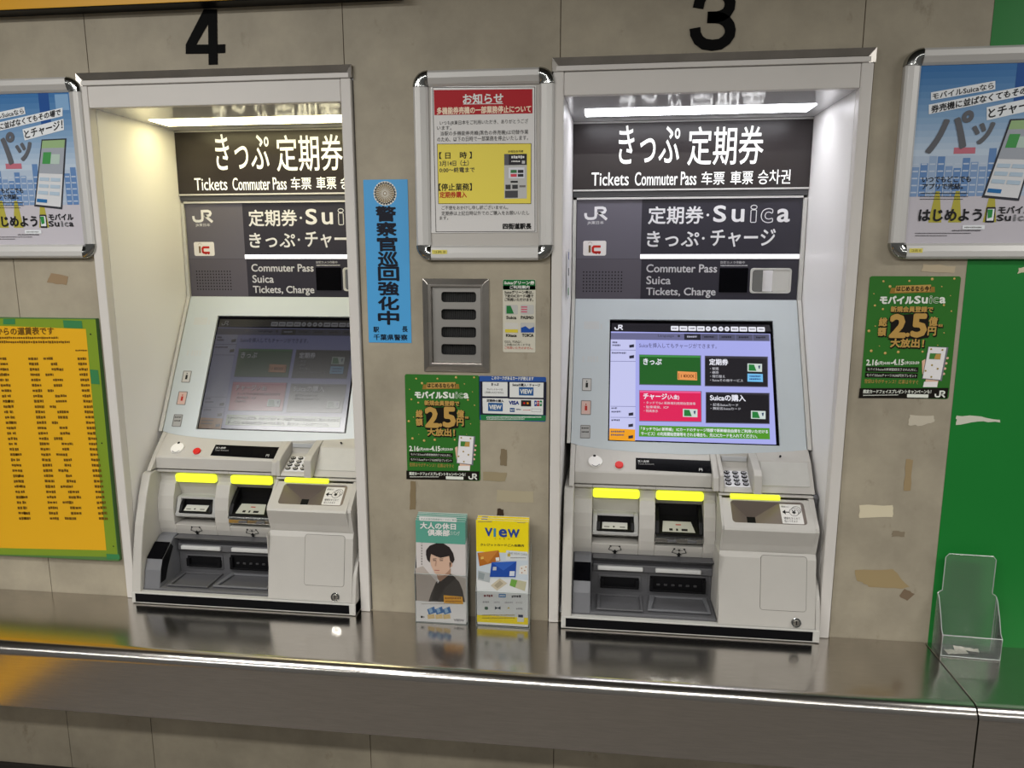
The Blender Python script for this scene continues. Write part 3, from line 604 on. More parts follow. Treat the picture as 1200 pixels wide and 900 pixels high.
    m = MB(); m.box(.0375, .7645, -.044, .10, .752, .7885, lightgrey); pl = part(m, 'plinth', bevel=.002)
    m = MB(); m.box(.051, .745, -.0455, -.04, .757, .784, strip_black); part(m, 'kick_strip', pl, label='black strip along the base')
    return root
mA = machine(); mA['label'] = 'left ticket machine, number four, with dim washed-out screen and warm alcove light'
mB = dup(mA, MBASE+Vector((D, 0, 0))); mB['label'] = 'right ticket machine, number three, with bright menu screen and cool alcove light'
def find(o, n):
    for c in o.children_recursive:
        if c.name.split('.')[0] == n: return c
dim = find(mA, 'screen'); dim.data = dim.data.copy(); dim['label'] = 'dim touch screen reflecting the hall lights'
for i, m_ in enumerate(list(dim.data.materials)):
    if m_.name.startswith('lit_'):
        e = m_.node_tree.nodes['Principled BSDF'].inputs['Emission Color'].default_value
        n = m_.name+'_dim'
        if n not in MATS:
            c = m_.copy(); c.name = n; c.node_tree.nodes['Principled BSDF'].inputs['Emission Strength'].default_value = .05; MATS[n] = c
        dim.data.materials[i] = MATS[n]

# ================================================================== wall things
W0 = Plane((0, 0, 0))
def sheet(name, P, poly, thick, bodymat, label, cat, group=None, draw=None, base=None, bevel=0.):
    """a flat thing on the wall: a thin body with its printing"""
    m = MB(); m.plate(P, poly, 0, thick, bodymat)
    P2 = Plane(P.pt(0, 0, thick), P.u, P.v)
    if draw: draw(m, P2)
    c = base or P.pt(sum(q[0] for q in poly)/len(poly), min(q[1] for q in poly), 0)
    return m.build(name, None, c, bevel=bevel, label=label, cat=cat, group=group)
# machine numbers
numeral = mat('black_numeral', (.004, .004, .004), .7, spec=.1)
def number(pieces, base, label):
    m = MB(); P = Plane((0, -.0005, 0))
    for poly in pieces: m.plate(P, poly, 0, .002, numeral)
    return m.build('number_sign', None, (base[0], 0, base[1]), label=label, cat='number sign', group='black numerals above the machines')
def four():
    w = view(0, 0, 2.5); P = Plane((0, -.0005, 0)); q = lambda L: [P.uv(*w(*c)) for c in L]
    return [q(L) for L in ([(612, 190), (638, 189), (636, 28), (610, 28)], [(545, 158), (612, 157), (612, 131), (545, 131)], [(638, 156), (660, 155), (660, 130), (638, 131)], [(545, 131), (575, 131), (610, 70), (610, 28), (598, 28)])]
number(four(), (.385, 2.352), 'black numeral four on the wall above the left machine')
def three():
    w = .0268; vw = view(780, 0, 10); P = Plane((0, -.0005, 0))
    pts = [P.uv(*vw(*c)) for c in ((343, 330), (350, 400), (385, 470), (450, 518), (545, 532), (640, 518), (710, 470), (750, 410), (757, 355), (745, 300), (710, 250), (650, 215), (580, 206), (490, 206))]
    up = [P.uv(*vw(*c)) for c in ((490, 205), (600, 201), (660, 185), (715, 150), (748, 95), (755, 35), (740, -20), (700, -65), (640, -90), (570, -97), (490, -85), (435, -50), (400, 10), (380, 98))]
    out = []
    for L in (pts, up):
        for i in range(len(L)-1):
            a, b = L[i], L[i+1]
            def nrm(i):
                p, q = L[max(i-1, 0)], L[min(i+1, len(L)-1)]; d = (q[0]-p[0], q[1]-p[1]); l = math.hypot(*d); return -d[1]/l*w/2, d[0]/l*w/2
            n0, n1 = nrm(i), nrm(i+1)
            out.append([(a[0]-n0[0], a[1]-n0[1]), (b[0]-n1[0], b[1]-n1[1]), (b[0]+n1[0], b[1]+n1[1]), (a[0]+n0[0], a[1]+n0[1])])
    return out
number(three(), (1.7525, 2.353), 'black numeral three on the wall above the right machine')

# aluminium snap frames
def snap_frame(x0, x1, z0, z1, label):
    cx = (x0+x1)/2; b = Vector((cx, 0, z0)); root = thing('poster_frame', b, label, 'poster frame', 'aluminium snap frames on the wall')
    R = .040; y0 = -.022; rail = [(0, 0), (0, -.016), (.006, -.022), (.020, -.022), (.034, -.016), (R, -.010), (R, 0)]
    def bar(pts3): pass
    for side in 'LRTB':
        m = MB()
        if side == 'L': m.loft([[(x0+d, y, z) for d, y in rail] for z in (z0+R, z1-R)], alu)
        if side == 'R': m.loft([[(x1-d, y, z) for d, y in rail] for z in (z0+R, z1-R)], alu)
        if side == 'T': m.loft([[(x, y, z1-d) for d, y in rail] for x in (x0+R, x1-R)], alu)
        if side == 'B': m.loft([[(x, y, z0+d) for d, y in rail] for x in (x0+R, x1-R)], alu)
        m.build('rail', root, b, bevel=.0015)
    for sx, sz, ox, oz in ((1, 1, x0, z0), (-1, 1, x1, z0), (1, -1, x0, z1), (-1, -1, x1, z1)):
        m = MB(); rings = []
        n = 8
        for d, y in [(-.0005, 0), (-.0005, -.017), (.006, -.0235), (.020, -.0235), (.034, -.017), (.0385, -.012)]:
            r = R-d; rings.append([(ox+sx*(R-r*math.sin(PI/2*k/n)), y, oz+sz*(R-r*math.cos(PI/2*k/n))) for k in range(n+1)])
        vs = [p for r in rings for p in r]; fs = [(i*(n+1)+k, i*(n+1)+k+1, (i+1)*(n+1)+k+1, (i+1)*(n+1)+k) for i in range(len(rings)-1) for k in range(n)]
        m.add(vs, fs, chrome); m.build('corner_cap', root, b, smooth=True, label='rounded chrome corner cap')
    m = MB(); m.box(x0+.03, x1-.03, -.006, -.001, z0+.03, z1-.03, mat('frame_backing', s(190, 186, 180), .5)); m.build('backing', root, b)
    return root
snap_frame(.973, 1.3525, 1.815, 2.313, 'aluminium snap frame with the red and yellow notice, between the machines')
snap_frame(2.2205, 2.6205, 1.818, 2.330, 'aluminium snap frame right of the right machine, at the edge')
snap_frame(-.389, .011, 1.821, 2.326, 'aluminium snap frame left of the left machine, at the edge')

# notice sheet
def notice(m, P):
    p = Pr(m, P, view(400, 60, 3.335)); red = ink(178, 20, 34); ylw = ink(240, 222, 92); t = ink(60, 58, 58); k = ink(24, 24, 24)
    p.s([(357, 142), (756, 140), (757, 704), (370, 706), (357, 142)], .0015, ink(50, 46, 46), 1)
    p.p([(361, 152), (747, 148), (747, 243), (364, 250)], red, 1)
    p.t('お知らせ', 476, 166, 632, 205, wt, 2, .0008, 3); p.s([(476, 207), (632, 205)], .0016, wt, 2)
    p.t('多機能券売機の一部業務停止について', 374, 216, 741, 243, ink(250, 226, 200), 2, .0006)
    for tx, x0, y0, x1, y1 in (('いつもJR東日本をご利用いただき、ありがとうござ', 385, 268, 730, 288), ('います。', 374, 292, 430, 308), ('当駅の多機能券売機(黒色の券売機)は切替作業', 388, 310, 731, 330), ('のため、以下の日時で一部業務を停止いたします。', 375, 332, 730, 351), ('ご不便をおかけし申し訳ございません。', 392, 603, 652, 619), ('定期券は上記日時以外でのご購入をお願いいたし', 392, 624, 735, 641), ('ます。', 384, 645, 418, 659)): p.t(tx, x0, y0, x1, y1, t, 2)
    p.p([(374, 362), (743, 360), (742, 597), (379, 597)], k, 1); p.p([(376, 364), (741, 362), (740, 595), (381, 595)], ylw, 2)
    p.t('【 日　時 】', 383, 394, 510, 420, k, 3, .0003); p.t('3月14日（土）', 384, 427, 498, 449, t, 3, .0002); p.t('0:00～終電まで', 384, 454, 521, 474, t, 3, .0002)
    p.t('【停止業務】', 381, 517, 510, 545, k, 3, .0003); p.t('定期券購入', 385, 549, 490, 573, ink(190, 50, 30), 3, .0004)
    p.t('多機能券売機', 652, 387, 711, 397, k, 3)
    p.r(637, 402, 725, 576, ink(196, 196, 194), 3); p.r(637, 402, 725, 445, ink(44, 42, 48), 4); p.r(637, 402, 655, 445, ink(92, 92, 98), 5); p.marks(665, 408, 718, 420, wt, 5); p.marks(665, 428, 700, 434, wt, 5); p.r(706, 428, 718, 440, ink(200, 200, 200), 5)
    p.r(654, 455, 716, 497, ink(226, 228, 236), 4); p.r(662, 464, 686, 476, ink(60, 120, 70), 5); p.r(690, 464, 712, 476, ink(50, 48, 54), 5); p.r(662, 480, 686, 491, ink(214, 70, 90), 5); p.r(690, 480, 712, 491, ink(50, 48, 54), 5)
    p.r(662, 507, 690, 514, k, 4); p.r(642, 522, 662, 540, ink(60, 60, 62), 4); p.r(668, 522, 690, 538, ink(60, 60, 62), 4); p.r(696, 524, 720, 532, ink(120, 116, 112), 4); p.r(640, 545, 690, 573, ink(74, 74, 78), 4)
    p.t('四街道駅長', 632, 673, 742, 695, k, 2, .0007)
Pn = Plane((0, -.007, 0))
vn = view(400, 60, 3.335)
sheet('notice_sheet', Pn, [Pn.uv(*vn(x, y)) for x, y in ((352, 707+4), (763, 708), (761, 135), (350, 138))], .001, mat('notice_paper', s(222, 220, 218), .35, coat=.5), 'white notice with red heading and yellow box inside the middle frame', 'notice', draw=notice)

# the two posters in the outer frames
PW = .318
def mobile_poster(m, P):
    u0, v0, v1 = 2.2605, 1.858, 2.290
    p = Pr(m, P, view(960, 40, 3.2125))
    class L(Pr):
        def q(self, x, y):
            a = self.P.uv(*self.w(x, y)); return a[0]+(2.2205+.389), a[1]
    l = L(m, P, view(0, 0, 2.8125))
    def R(a, b, c, d, mm, k): m.prect(P, u0+a*PW, v0+b*(v1-v0), u0+c*PW, v0+d*(v1-v0), mm, k)
    for i in range(14):
        t = i/13; R(0, .50+.5*i/14, 1, .50+.5*(i+1)/14, ink(int(186-128*t), int(202-88*t), int(220-48*t)), 1)
    R(.70, .78, .80, 1, ink(30, 80, 150), 1.8); R(.86, .88, .99, .98, ink(130, 170, 210), 1.8)
    R(0, .28, 1, .50, ink(176, 192, 212), 1); R(0, 0, 1, .28, ink(196, 192, 200), 1)
    bl = (96, 130, 180); random.seed(3)
    for i in range(16):
        a = i/16; h = random.uniform(.40, .56); c = random.choice([(150, 172, 202), (126, 154, 194), (176, 190, 210), (98, 134, 184)]); R(a, .27, a+.055, h, ink(*c), 1.6)
        for j in range(5): R(a+.006, .29+j*.04, a+.048, .298+j*.04, ink(186, 199, 217), 1.8)
    R(.30, .51, .46, .545, ink(190, 110, 126), 2)
    for cx in (.21, .36, .62): m.ppoly(P, [(u0+(cx-.05)*PW, v0+.12*(v1-v0)), (u0+(cx+.05)*PW, v0+.12*(v1-v0)), (u0+(cx+.015)*PW, v0+.30*(v1-v0)), (u0+(cx-.015)*PW, v0+.30*(v1-v0))], ink(178, 170, 70), 2)
    w_ = ink(232, 236, 240); k = ink(34, 34, 38)
    p.p([(420, 220), (662, 176), (662, 208), (420, 250)], w_, 3); p.tq('モバイルSuicaなら', (426, 224), (656, 182), (656, 205), (426, 246), k, 4, .0003)
    a = p.q(412, 266); b = l.q(207, 355); c = l.q(207, 383); d = p.q(412, 302)
    m.ppoly(P, [d, c, b, a], w_, 3); ins = lambda q, t: (q[0]*(1-t[0])+t[1]*t[0], q[1])
    hgt = (a[1]-d[1]); e = .006
    m.ptext(P, '券売機に並ばなくてもその場で', [(d[0]+e, d[1]+.12*hgt), (c[0]-e, c[1]+.12*hgt), (b[0]-e, b[1]-.12*hgt), (a[0]+e, a[1]-.12*hgt)], k, 4, .0005)
    a = p.q(630, 276); d = p.q(630, 325); b = l.q(210, 392); c = l.q(212, 428)
    m.ppoly(P, [d, c, b, a], w_, 3); m.ptext(P, 'とチャージ！', [(d[0]+.004, d[1]+.004), (c[0]-.004, c[1]+.003), (b[0]-.004, b[1]-.003), (a[0]+.004, a[1]-.004)], k, 4, .0006)
    p.tq('パ', (440, 305), (580, 290), (555, 425), (400, 448), ink(96, 98, 104), 4, .0032, 4); p.tq('ッ', (578, 345), (660, 330), (645, 405), (585, 415), ink(96, 98, 104), 4, .0028, 4)
    q = [l.q(*c) for c in ((138, 460), (220, 456), (206, 690), (114, 680))]; m.ppoly(P, q[::-1], ink(52, 54, 62), 4)
    def ph(a, b): return tuple((q[0][i]*(1-a)+q[1][i]*a)*(1-b)+(q[3][i]*(1-a)+q[2][i]*a)*b for i in (0, 1))
    def pq(a0, b0, a1, b1, mm, L_): m.ppoly(P, [ph(a0, b1), ph(a1, b1), ph(a1, b0), ph(a0, b0)], mm, L_)
    pq(.05, .02, .95, .97, ink(214, 216, 220), 5); pq(.05, .02, .95, .13, ink(150, 180, 130), 6); pq(.05, .13, .95, .50, ink(160, 166, 176), 6); pq(.14, .19, .45, .36, ink(70, 150, 80), 7); pq(.45, .22, .80, .36, ink(180, 200, 190), 7)
    for i in range(2):
        for j in range(3): pq(.10+.42*i, .56+.10*j, .46+.42*i, .61+.10*j, ink(176, 196, 214), 7)
    pq(.08, .88, .45, .93, ink(40, 110, 170), 7)
    p.t('いつでもどこでも', 388, 535, 570, 557, k, 4, .0003); p.t('アプリで完結。', 388, 562, 540, 584, k, 4, .0003)
    p.marks(380, 597, 560, 601, k, 4); p.marks(378, 610, 560, 613, k, 4); p.marks(378, 620, 540, 623, k, 4)
    p.t('はじめよう', 375, 660, 610, 703, k, 5, .0012, 3)
    p.rr(626, 651, 660, 709, .002, k, 5); p.r(630, 658, 656, 702, w_, 6); p.p([(632, 660), (652, 660), (648, 690), (632, 694)], ink(50, 140, 70), 7)
    l.t('モバイル', 162, 705, 242, 725, k, 5, .0007); 
    for ch, x0, x1 in (('S', 162, 178), ('u', 182, 196), ('i', 203, 208), ('c', 214, 226), ('a', 230, 243)): l.t(ch, x0, 729 if ch == 'S' or ch == 'i' else 733, x1, 746, k if ch not in 'ic' else ink(120, 120, 124), 5, .0007)
    p.rr(538, 719, 622, 735, .002, w_, 5); p.marks(545, 725, 610, 730, ink(130, 130, 130), 6)
    p.marks(360, 748, 570, 751, k, 5); p.marks(360, 757, 480, 760, k, 5); l.marks(60, 772, 130, 775, k, 5)
Pm = Plane((0, -.007, 0)); pp = mat('poster_paper', s(206, 206, 210), .35, coat=.7)
po = sheet('advert_poster', Pm, [(2.2605, 1.858), (2.2605+PW+.002, 1.858), (2.2605+PW+.002, 2.290), (2.2605, 2.290)], .001, pp, 'blue phone ticket poster inside the frame at the right edge', 'poster', 'blue phone ticket posters', mobile_poster)
p2 = dup(po, po.location-Vector((2.2205+.389, 0, 0))); p2['label'] = 'blue phone ticket poster inside the frame at the left edge'

# small yellow stickers on the frames' lower rails
def stick(x, z, label, w=.032):
    P = Plane((0, -.0222, 0)); 
    def dr(m, P2): m.ptext(P2, 'コ共８', (x+.004, z+.002, x+w-.004, z+.009), ink(90, 84, 40), 2)
    sheet('sticker', P, [(x, z), (x+w, z), (x+w, z+.011), (x, z+.011)], .0005, ink(226, 214, 110), label, 'sticker', 'yellow stickers on the poster frames', dr)
stick(1.018, 1.832, 'small yellow sticker on the lower rail of the middle notice frame', .042)
stick(2.267, 1.834, 'small yellow sticker on the lower rail of the frame at the right edge')

# blue police poster
def police(m, P):
    v5 = view(400, 60, 3.335); v6 = view(410, 310, 3.215); k = ink(22, 26, 40); gd = ink(150, 134, 104); wh = ink(232, 230, 222)
    p = Pr(m, P, v5); c = p.q(171, 556)
    for i in range(24):
        a = 2*PI*i/24; m.ppoly(P, circ(c[0]+.027*math.cos(a), c[1]+.027*math.sin(a), .0065, 8), wh, 1)
    for i in range(24):
        a = 2*PI*i/24; d = (math.cos(a), math.sin(a)); n = (-d[1], d[0])
        m.ppoly(P, [(c[0]+d[0]*.006, c[1]+d[1]*.006), (c[0]+d[0]*.024+n[0]*.0026, c[1]+d[1]*.024+n[1]*.0026), (c[0]+d[0]*.028, c[1]+d[1]*.027), (c[0]+d[0]*.024-n[0]*.0026, c[1]+d[1]*.024-n[1]*.0026)], gd, 3)
    m.ppoly(P, circ(*c, .026, 24), wh, 2); m.ppoly(P, circ(*c, .006, 14), gd, 3); m.ppoly(P, circ(*c, .0035, 12), wh, 4)
    for ch, y0, y1 in (('警', 607, 664), ('察', 669, 720), ('官', 726, 780), ('巡', 785, 840)): p.t(ch, 136+(y0-607)*.045, y0, 212+(y0-607)*.045, y1, k, 2, .0016, 4)
    p = Pr(m, P, v6)
    for ch, y0, y1 in (('回', 10, 60), ('強', 66, 115), ('化', 122, 170), ('中', 176, 225)): p.t(ch, 108, y0, 184, y1, k, 2, .0016, 4)
    p.t('駅', 89, 235, 110, 255, k, 2, .0003, 3); p.t('長', 197, 233, 218, 254, k, 2, .0003, 3); p.t('千葉県警察', 90, 263, 217, 285, k, 2, .0003, 3)
Pw = Plane((0, -.0006, 0))
sheet('police_poster', Pw, [(.822, 1.581), (.948, 1.581), (.948, 2.035), (.822, 2.035)], .0008, mat('police_blue', s(78, 166, 226), .4), 'narrow blue poster with black vertical lettering and white crest', 'poster', draw=police)

# green gold-lettered posters
def campaign(m, P):
    p = Pr(m, P, view(410, 310, 3.215)); gold = ink(190, 152, 82); g2 = ink(226, 200, 132); k = ink(24, 20, 14); wh = ink(232, 236, 226)
    random.seed(11)
    for x, y in ((250, 430), (272, 447), (232, 508), (258, 520), (236, 655), (280, 663), (225, 470), (240, 575), (320, 660), (330, 430), (400, 425), (432, 450), (462, 480), (445, 510), (470, 530), (455, 600), (440, 640), (222, 590), (260, 640), (300, 640), (395, 660), (468, 425)):
        r = random.choice([.0012, .0016, .002, .0028, .0036]); p.c(x, y, r, gold, 1); p.c(x-1, y-1, r*.5, g2, 1.5, 8)
    p.p([(276, 452), (410, 450), (413, 468), (273, 470)], ink(150, 116, 50), 1); p.p([(290, 445), (398, 443), (400, 465), (288, 467)], gold, 2); p.t('はじめるなら今！', 293, 447, 398, 464, k, 3, .0004)
    p.t('モバイル', 246, 479, 348, 503, wh, 3, .0013, 3); 
    for ch, x0, x1 in (('S', 352, 370), ('u', 375, 392), ('i', 399, 405), ('c', 410, 425), ('a', 430, 447)):
        p.t(ch, x0, 480 if ch in 'Si' else 485, x1, 503, wh, 3, .0011)
        if ch in 'ic': p.t(ch, x0, 480 if ch in 'Si' else 485, x1, 503, ink(60, 130, 50), 4, .0001)
    def gt(tx, x0, y0, x1, y1, b, c=gold):
        p.t(tx, x0+1.5, y0+2, x1+3, y1+4, k, 2, b*2.0); p.t(tx, x0, y0, x1, y1, c, 4, b)
    gt('新規会員登録で', 282, 513, 412, 531, .0006)
    p.p([(285, 540), (400, 535), (408, 616), (290, 620)], k, 1.6)
    gt('2', 287, 540, 332, 610, .0035); gt('.', 338, 600, 346, 609, .0022); gt('5', 354, 540, 396, 610, .0035)
    gt('総', 250, 548, 274, 575, .0009); gt('額', 250, 580, 274, 606, .0009); gt('億', 404, 548, 430, 576, .0009); gt('円', 404, 580, 428, 607, .0009); gt('相当', 434, 572, 447, 580, .0003); gt('大放出！', 293, 618, 395, 645, .001)
    p.t('2.16', 225, 684, 260, 702, wh, 3, .0007); p.t('(月)4:00', 262, 690, 298, 702, wh, 3, .0003); p.t('-4.15', 301, 684, 340, 702, wh, 3, .0007); p.t('(水)23:59', 343, 690, 388, 702, wh, 3, .0003)
    p.r(225, 708, 388, 725, k, 2); p.r(225, 728, 388, 744, k, 2); p.t('モバイルSuicaの新規登録完了された方に、', 230, 712, 384, 721, wh, 3); p.t('モバイルSuicaチャージ10,000円分プレゼント', 230, 731, 384, 741, wh, 3)
    p.t('登録は今がチャンス！応募は今すぐ', 225, 749, 392, 763, gold, 3)
    p.p([(213, 776), (488, 779), (487, 813), (213, 808)], k, 2); p.tq('限定カードフェイスプレゼントキャンペーンも！', (225, 781), (435, 784), (435, 797), (225, 793), wh, 3, .0003); p.rr(362, 798, 428, 809, .0014, wh, 3); p.marks(226, 798, 335, 801, wh, 3); jr_logo(p, 447, 787, 479, 810, wh, 3)
    skin = ink(226, 186, 160); ph = ink(236, 234, 236)
    p.p([(415, 745), (455, 745), (452, 776), (412, 775)], skin, 2.2); p.p([(410, 758), (452, 758), (452, 776), (408, 775)], ink(240, 238, 236), 2.6)
    for i in range(4): p.c(474-i*2, 682+i*17, .0032, skin, 2.4)
    p.p([(396, 690), (406, 684), (408, 730), (402, 734)], skin, 2.4)
    p.p([(411, 643), (473, 647), (464, 756), (402, 748)], ink(120, 122, 130), 3); p.p([(412, 645), (467, 648), (459, 752), (404, 746)], ph, 4); p.p([(418, 665), (452, 667), (451, 686), (417, 684)], ink(70, 130, 60), 5); p.p([(436, 668), (452, 668), (451, 686), (432, 684)], gold, 6)
    for x, y in ((428, 704), (447, 716), (410, 722), (430, 742), (455, 655), (420, 652)): p.c(x, y, .0025, gold, 5); p.c(x, y, .0012, ink(90, 130, 70), 6)
gp = mat('green_poster_stock', s(50, 114, 42), .4, spec=.3)
sheet('campaign_poster', Pw, rr(.9255, 1.1775, 1.1441, 1.4905, .006), .0008, gp, 'green poster with gold lettering on the wall between the machines', 'poster', 'green gold-lettered posters', campaign)
cp = SC.objects['campaign_poster']; c2 = dup(cp); f = .2245/.2186
c2.scale = (f, 1, .3232/.313); c2.location = (2.2950, cp.location.y, 1.4505); c2['label'] = 'green poster with gold lettering beside the green wall, right of the machines'

# steel vent with four slots
def vent():
    b = Vector((1.0785, 0, 1.5)); root = thing('wall_vent', b, 'stainless steel wall vent with four rounded slots, below the notice', 'vent')
    P = Plane((0, 0, 0)); m = MB()
    def rect(a, b_, c, d): return [(a, b_), (c, b_), (c, d), (a, d)]
    o = rect(.984, 1.5, 1.173, 1.764); i = rect(1.000, 1.516, 1.158, 1.749); vs = [P.pt(*q, .004) for q in o]+[P.pt(*q, .013) for q in i]
    m.add(vs, [(k, (k+1) % 4, 4+(k+1) % 4, 4+k) for k in range(4)], trimsteel); m.ring(P, i, rect(1.010, 1.526, 1.151, 1.742), -.006, .013, trimsteel); m.ring(P, o, i, 0, .004, trimsteel)
    m.build('vent_frame', root, b, bevel=.0015)
    p6 = view(410, 310, 3.215); m = MB(); hs_ = []
    for y0, y1 in ((103, 142), (168, 208), (235, 275), (300, 340)):
        a = Pr(m, P, p6).b(345, y0, 476, y1); hs_.append(a)
    u0, u1, v0, v1 = 1.011, 1.150, 1.527, 1.741; ve = [v1]+[(hs_[k][1]+hs_[k+1][3])/2 for k in range(3)]+[v0]
    st2 = mat('vent_steel', (.55, .53, .50), .35, .9)
    for k in range(4):
        a = hs_[k]; n = 5; inner = rr(a[0], a[1], a[2], a[3], .008, n); N = len(inner); outer = []
        sides = [('R', 'T'), ('T', 'L'), ('L', 'B'), ('B', 'R')]; eu = {'R': u1, 'L': u0}; ev = {'T': ve[k], 'B': ve[k+1]}
        for ang in range(4):                                    # carry each slot point straight out to the strip's edge
            for t in range(n+1):
                q = inner[ang*(n+1)+t]; sd = sides[ang][0 if t < n//2 else 1]
                if t == n//2: a_, b_ = sides[ang]; outer.append((eu.get(a_, eu.get(b_)), ev.get(b_, ev.get(a_))))
                elif sd in eu: outer.append((eu[sd], q[1]))
                else: outer.append((q[0], ev[sd]))
        m.ring(P, outer, inner, -.004, .0015, st2)
    m.build('slotted_plate', root, b)
    m = MB(); m.box(u0, u1, .020, .024, v0, v1, mat('dark_mesh', (.03, .03, .03), .6))
    for k in range(34): x = u0+.002+(u1-u0-.004)*k/33; m.box(x, x+.0014, .012, .016, v0, v1, mat('mesh_wire', (.05, .05, .05), .5, .3))
    m.build('mesh', root, b)
vent()

# small card-acceptance notices
def green_ticket(m, P):
    p = Pr(m, P, view(410, 310, 3.215)); gr = ink(24, 110, 52); wh = ink(232, 234, 226); k = ink(52, 52, 46)
    m.ppoly(P, rr(*p.b(577, 57, 699, 94), .004), gr, 1); p.r(577, 80, 699, 95, gr, 1)
    p.t('Suicaグリーン券', 582, 62, 695, 75, wh, 2, .0004); p.t('ご利用案内', 603, 79, 677, 91, wh, 2, .0003)
    for i, tx in enumerate(('Suicaグリーン券は、', '下記のICカード4種で', 'ご利用いただけます。')): p.t(tx, 583, 98+i*14, 691, 110+i*14, k, 2, .0002)
    g_ = ink(188, 188, 184); E_ = .003
    p.rr(585, 152, 633, 188, E_, g_, 1); p.p([(590, 155), (606, 155), (618, 185), (590, 185)], ink(36, 118, 60), 2)
    p.rr(643, 152, 693, 188, E_, g_, 1)
    for y in (158, 167, 176): p.r(645, y, 668, y+4, ink(206, 80, 110), 2)
    p.rr(584, 219, 634, 257, E_, ink(206, 204, 196), 1); p.r(585, 244, 633, 256, ink(214, 196, 60), 2); p.rr(643, 219, 695, 257, E_, g_, 1); p.p([(645, 238), (662, 232), (676, 243), (694, 234), (694, 256), (645, 256)], ink(28, 76, 160), 2)
    for tx, x0, y0, x1, y1 in (('Suica', 590, 194, 627, 205), ('PASMO', 645, 194, 692, 205), ('Kitaca', 589, 262, 628, 272), ('TOICA', 649, 261, 692, 272)): p.t(tx, x0, y0, x1, y1, k, 2, .0005)
    p.t('ICOCA、PiTaPaなど、', 583, 285, 650, 296, k, 2); p.t('この他のICカードでは', 583, 297, 680, 307, k, 2); p.t('ご利用いただけません。', 583, 309, 690, 319, ink(196, 50, 40), 2)
sheet('fare_notice', Pw, rr(1.212, 1.5585, 1.304, 1.7625, .004), .0008, mat('notice_cream', s(206, 202, 186), .4), 'small cream notice with green heading and four card pictures, right of the vent', 'notice', draw=green_ticket)
def cards(m, P):
    p = Pr(m, P, view(410, 310, 3.215)); nv = ink(34, 36, 54); wh = ink(226, 228, 226); bl = ink(42, 92, 150); k = ink(30, 30, 34)
    p.p([(490, 440), (741, 442), (739, 568), (491, 566)], nv, 1); p.p([(491, 566), (738, 569), (737, 589), (494, 586)], ink(40, 124, 72), 1)
    p.t('このマークがあるカードが使えます', 535, 422, 692, 435, wh, 2, .0003); p.marks(515, 572, 722, 577, wh, 2); p.marks(515, 580, 660, 584, wh, 2)
    p.p([(500, 442), (594, 443), (594, 497), (500, 496)], wh, 2); p.p([(602, 443), (730, 445), (729, 502), (602, 500)], wh, 2); p.p([(500, 503), (594, 504), (600, 506), (729, 508), (728, 566), (501, 560)], wh, 2)
    p.t('きっぷ', 533, 446, 561, 456, k, 3, .0003); p.t('クレジットカードは', 516, 466, 576, 474, k, 3); p.t('ご利用いただけません', 508, 478, 580, 486, k, 3); p.t('Suicaの購入・チャージ', 613, 448, 717, 459, k, 3, .0003)
    for x0, y0 in ((637, 462), (521, 521)): p.r(x0, y0, x0+55, y0+31, bl, 3); p.t('VIEW', x0+5, y0+8, x0+50, y0+24, wh, 4, .0006)
    p.t('定期券の購入', 516, 508, 580, 518, k, 3, .0003); p.t('VISA', 600, 514, 637, 527, ink(30, 54, 130), 3, .0008)
    p.r(645, 511, 683, 534, ink(44, 36, 40), 3); p.c(657, 522, .003, ink(206, 40, 36), 4); p.c(670, 522, .003, ink(236, 150, 40), 5)
    p.r(693, 511, 725, 534, ink(236, 236, 236), 2.5)
    for i, c in enumerate(((30, 70, 150), (180, 40, 50), (30, 130, 70))): p.rr(695+i*10, 512, 704+i*10, 533, .0015, ink(*c), 4)
    p.t('JCB', 696, 518, 723, 527, wh, 5, .0002)
    p.r(603, 540, 621, 555, ink(40, 86, 140), 3); p.marks(605, 545, 619, 550, wh, 4); p.marks(627, 543, 646, 548, ink(80, 90, 120), 3); p.s([(652, 548), (678, 548)], .0012, ink(200, 70, 60), 3); p.c(678, 548, .0014, ink(200, 70, 60), 3); p.s([(685, 543), (720, 544), (720, 555), (685, 554), (685, 543)], .0006, ink(120, 120, 126), 3)
sheet('card_notice', Pw, rr(1.1425, 1.3605, 1.3345, 1.4895, .004), .0008, mat('notice_navy', s(40, 84, 160), .4), 'small blue-topped sign of accepted cards, right of the green poster', 'notice', draw=cards)

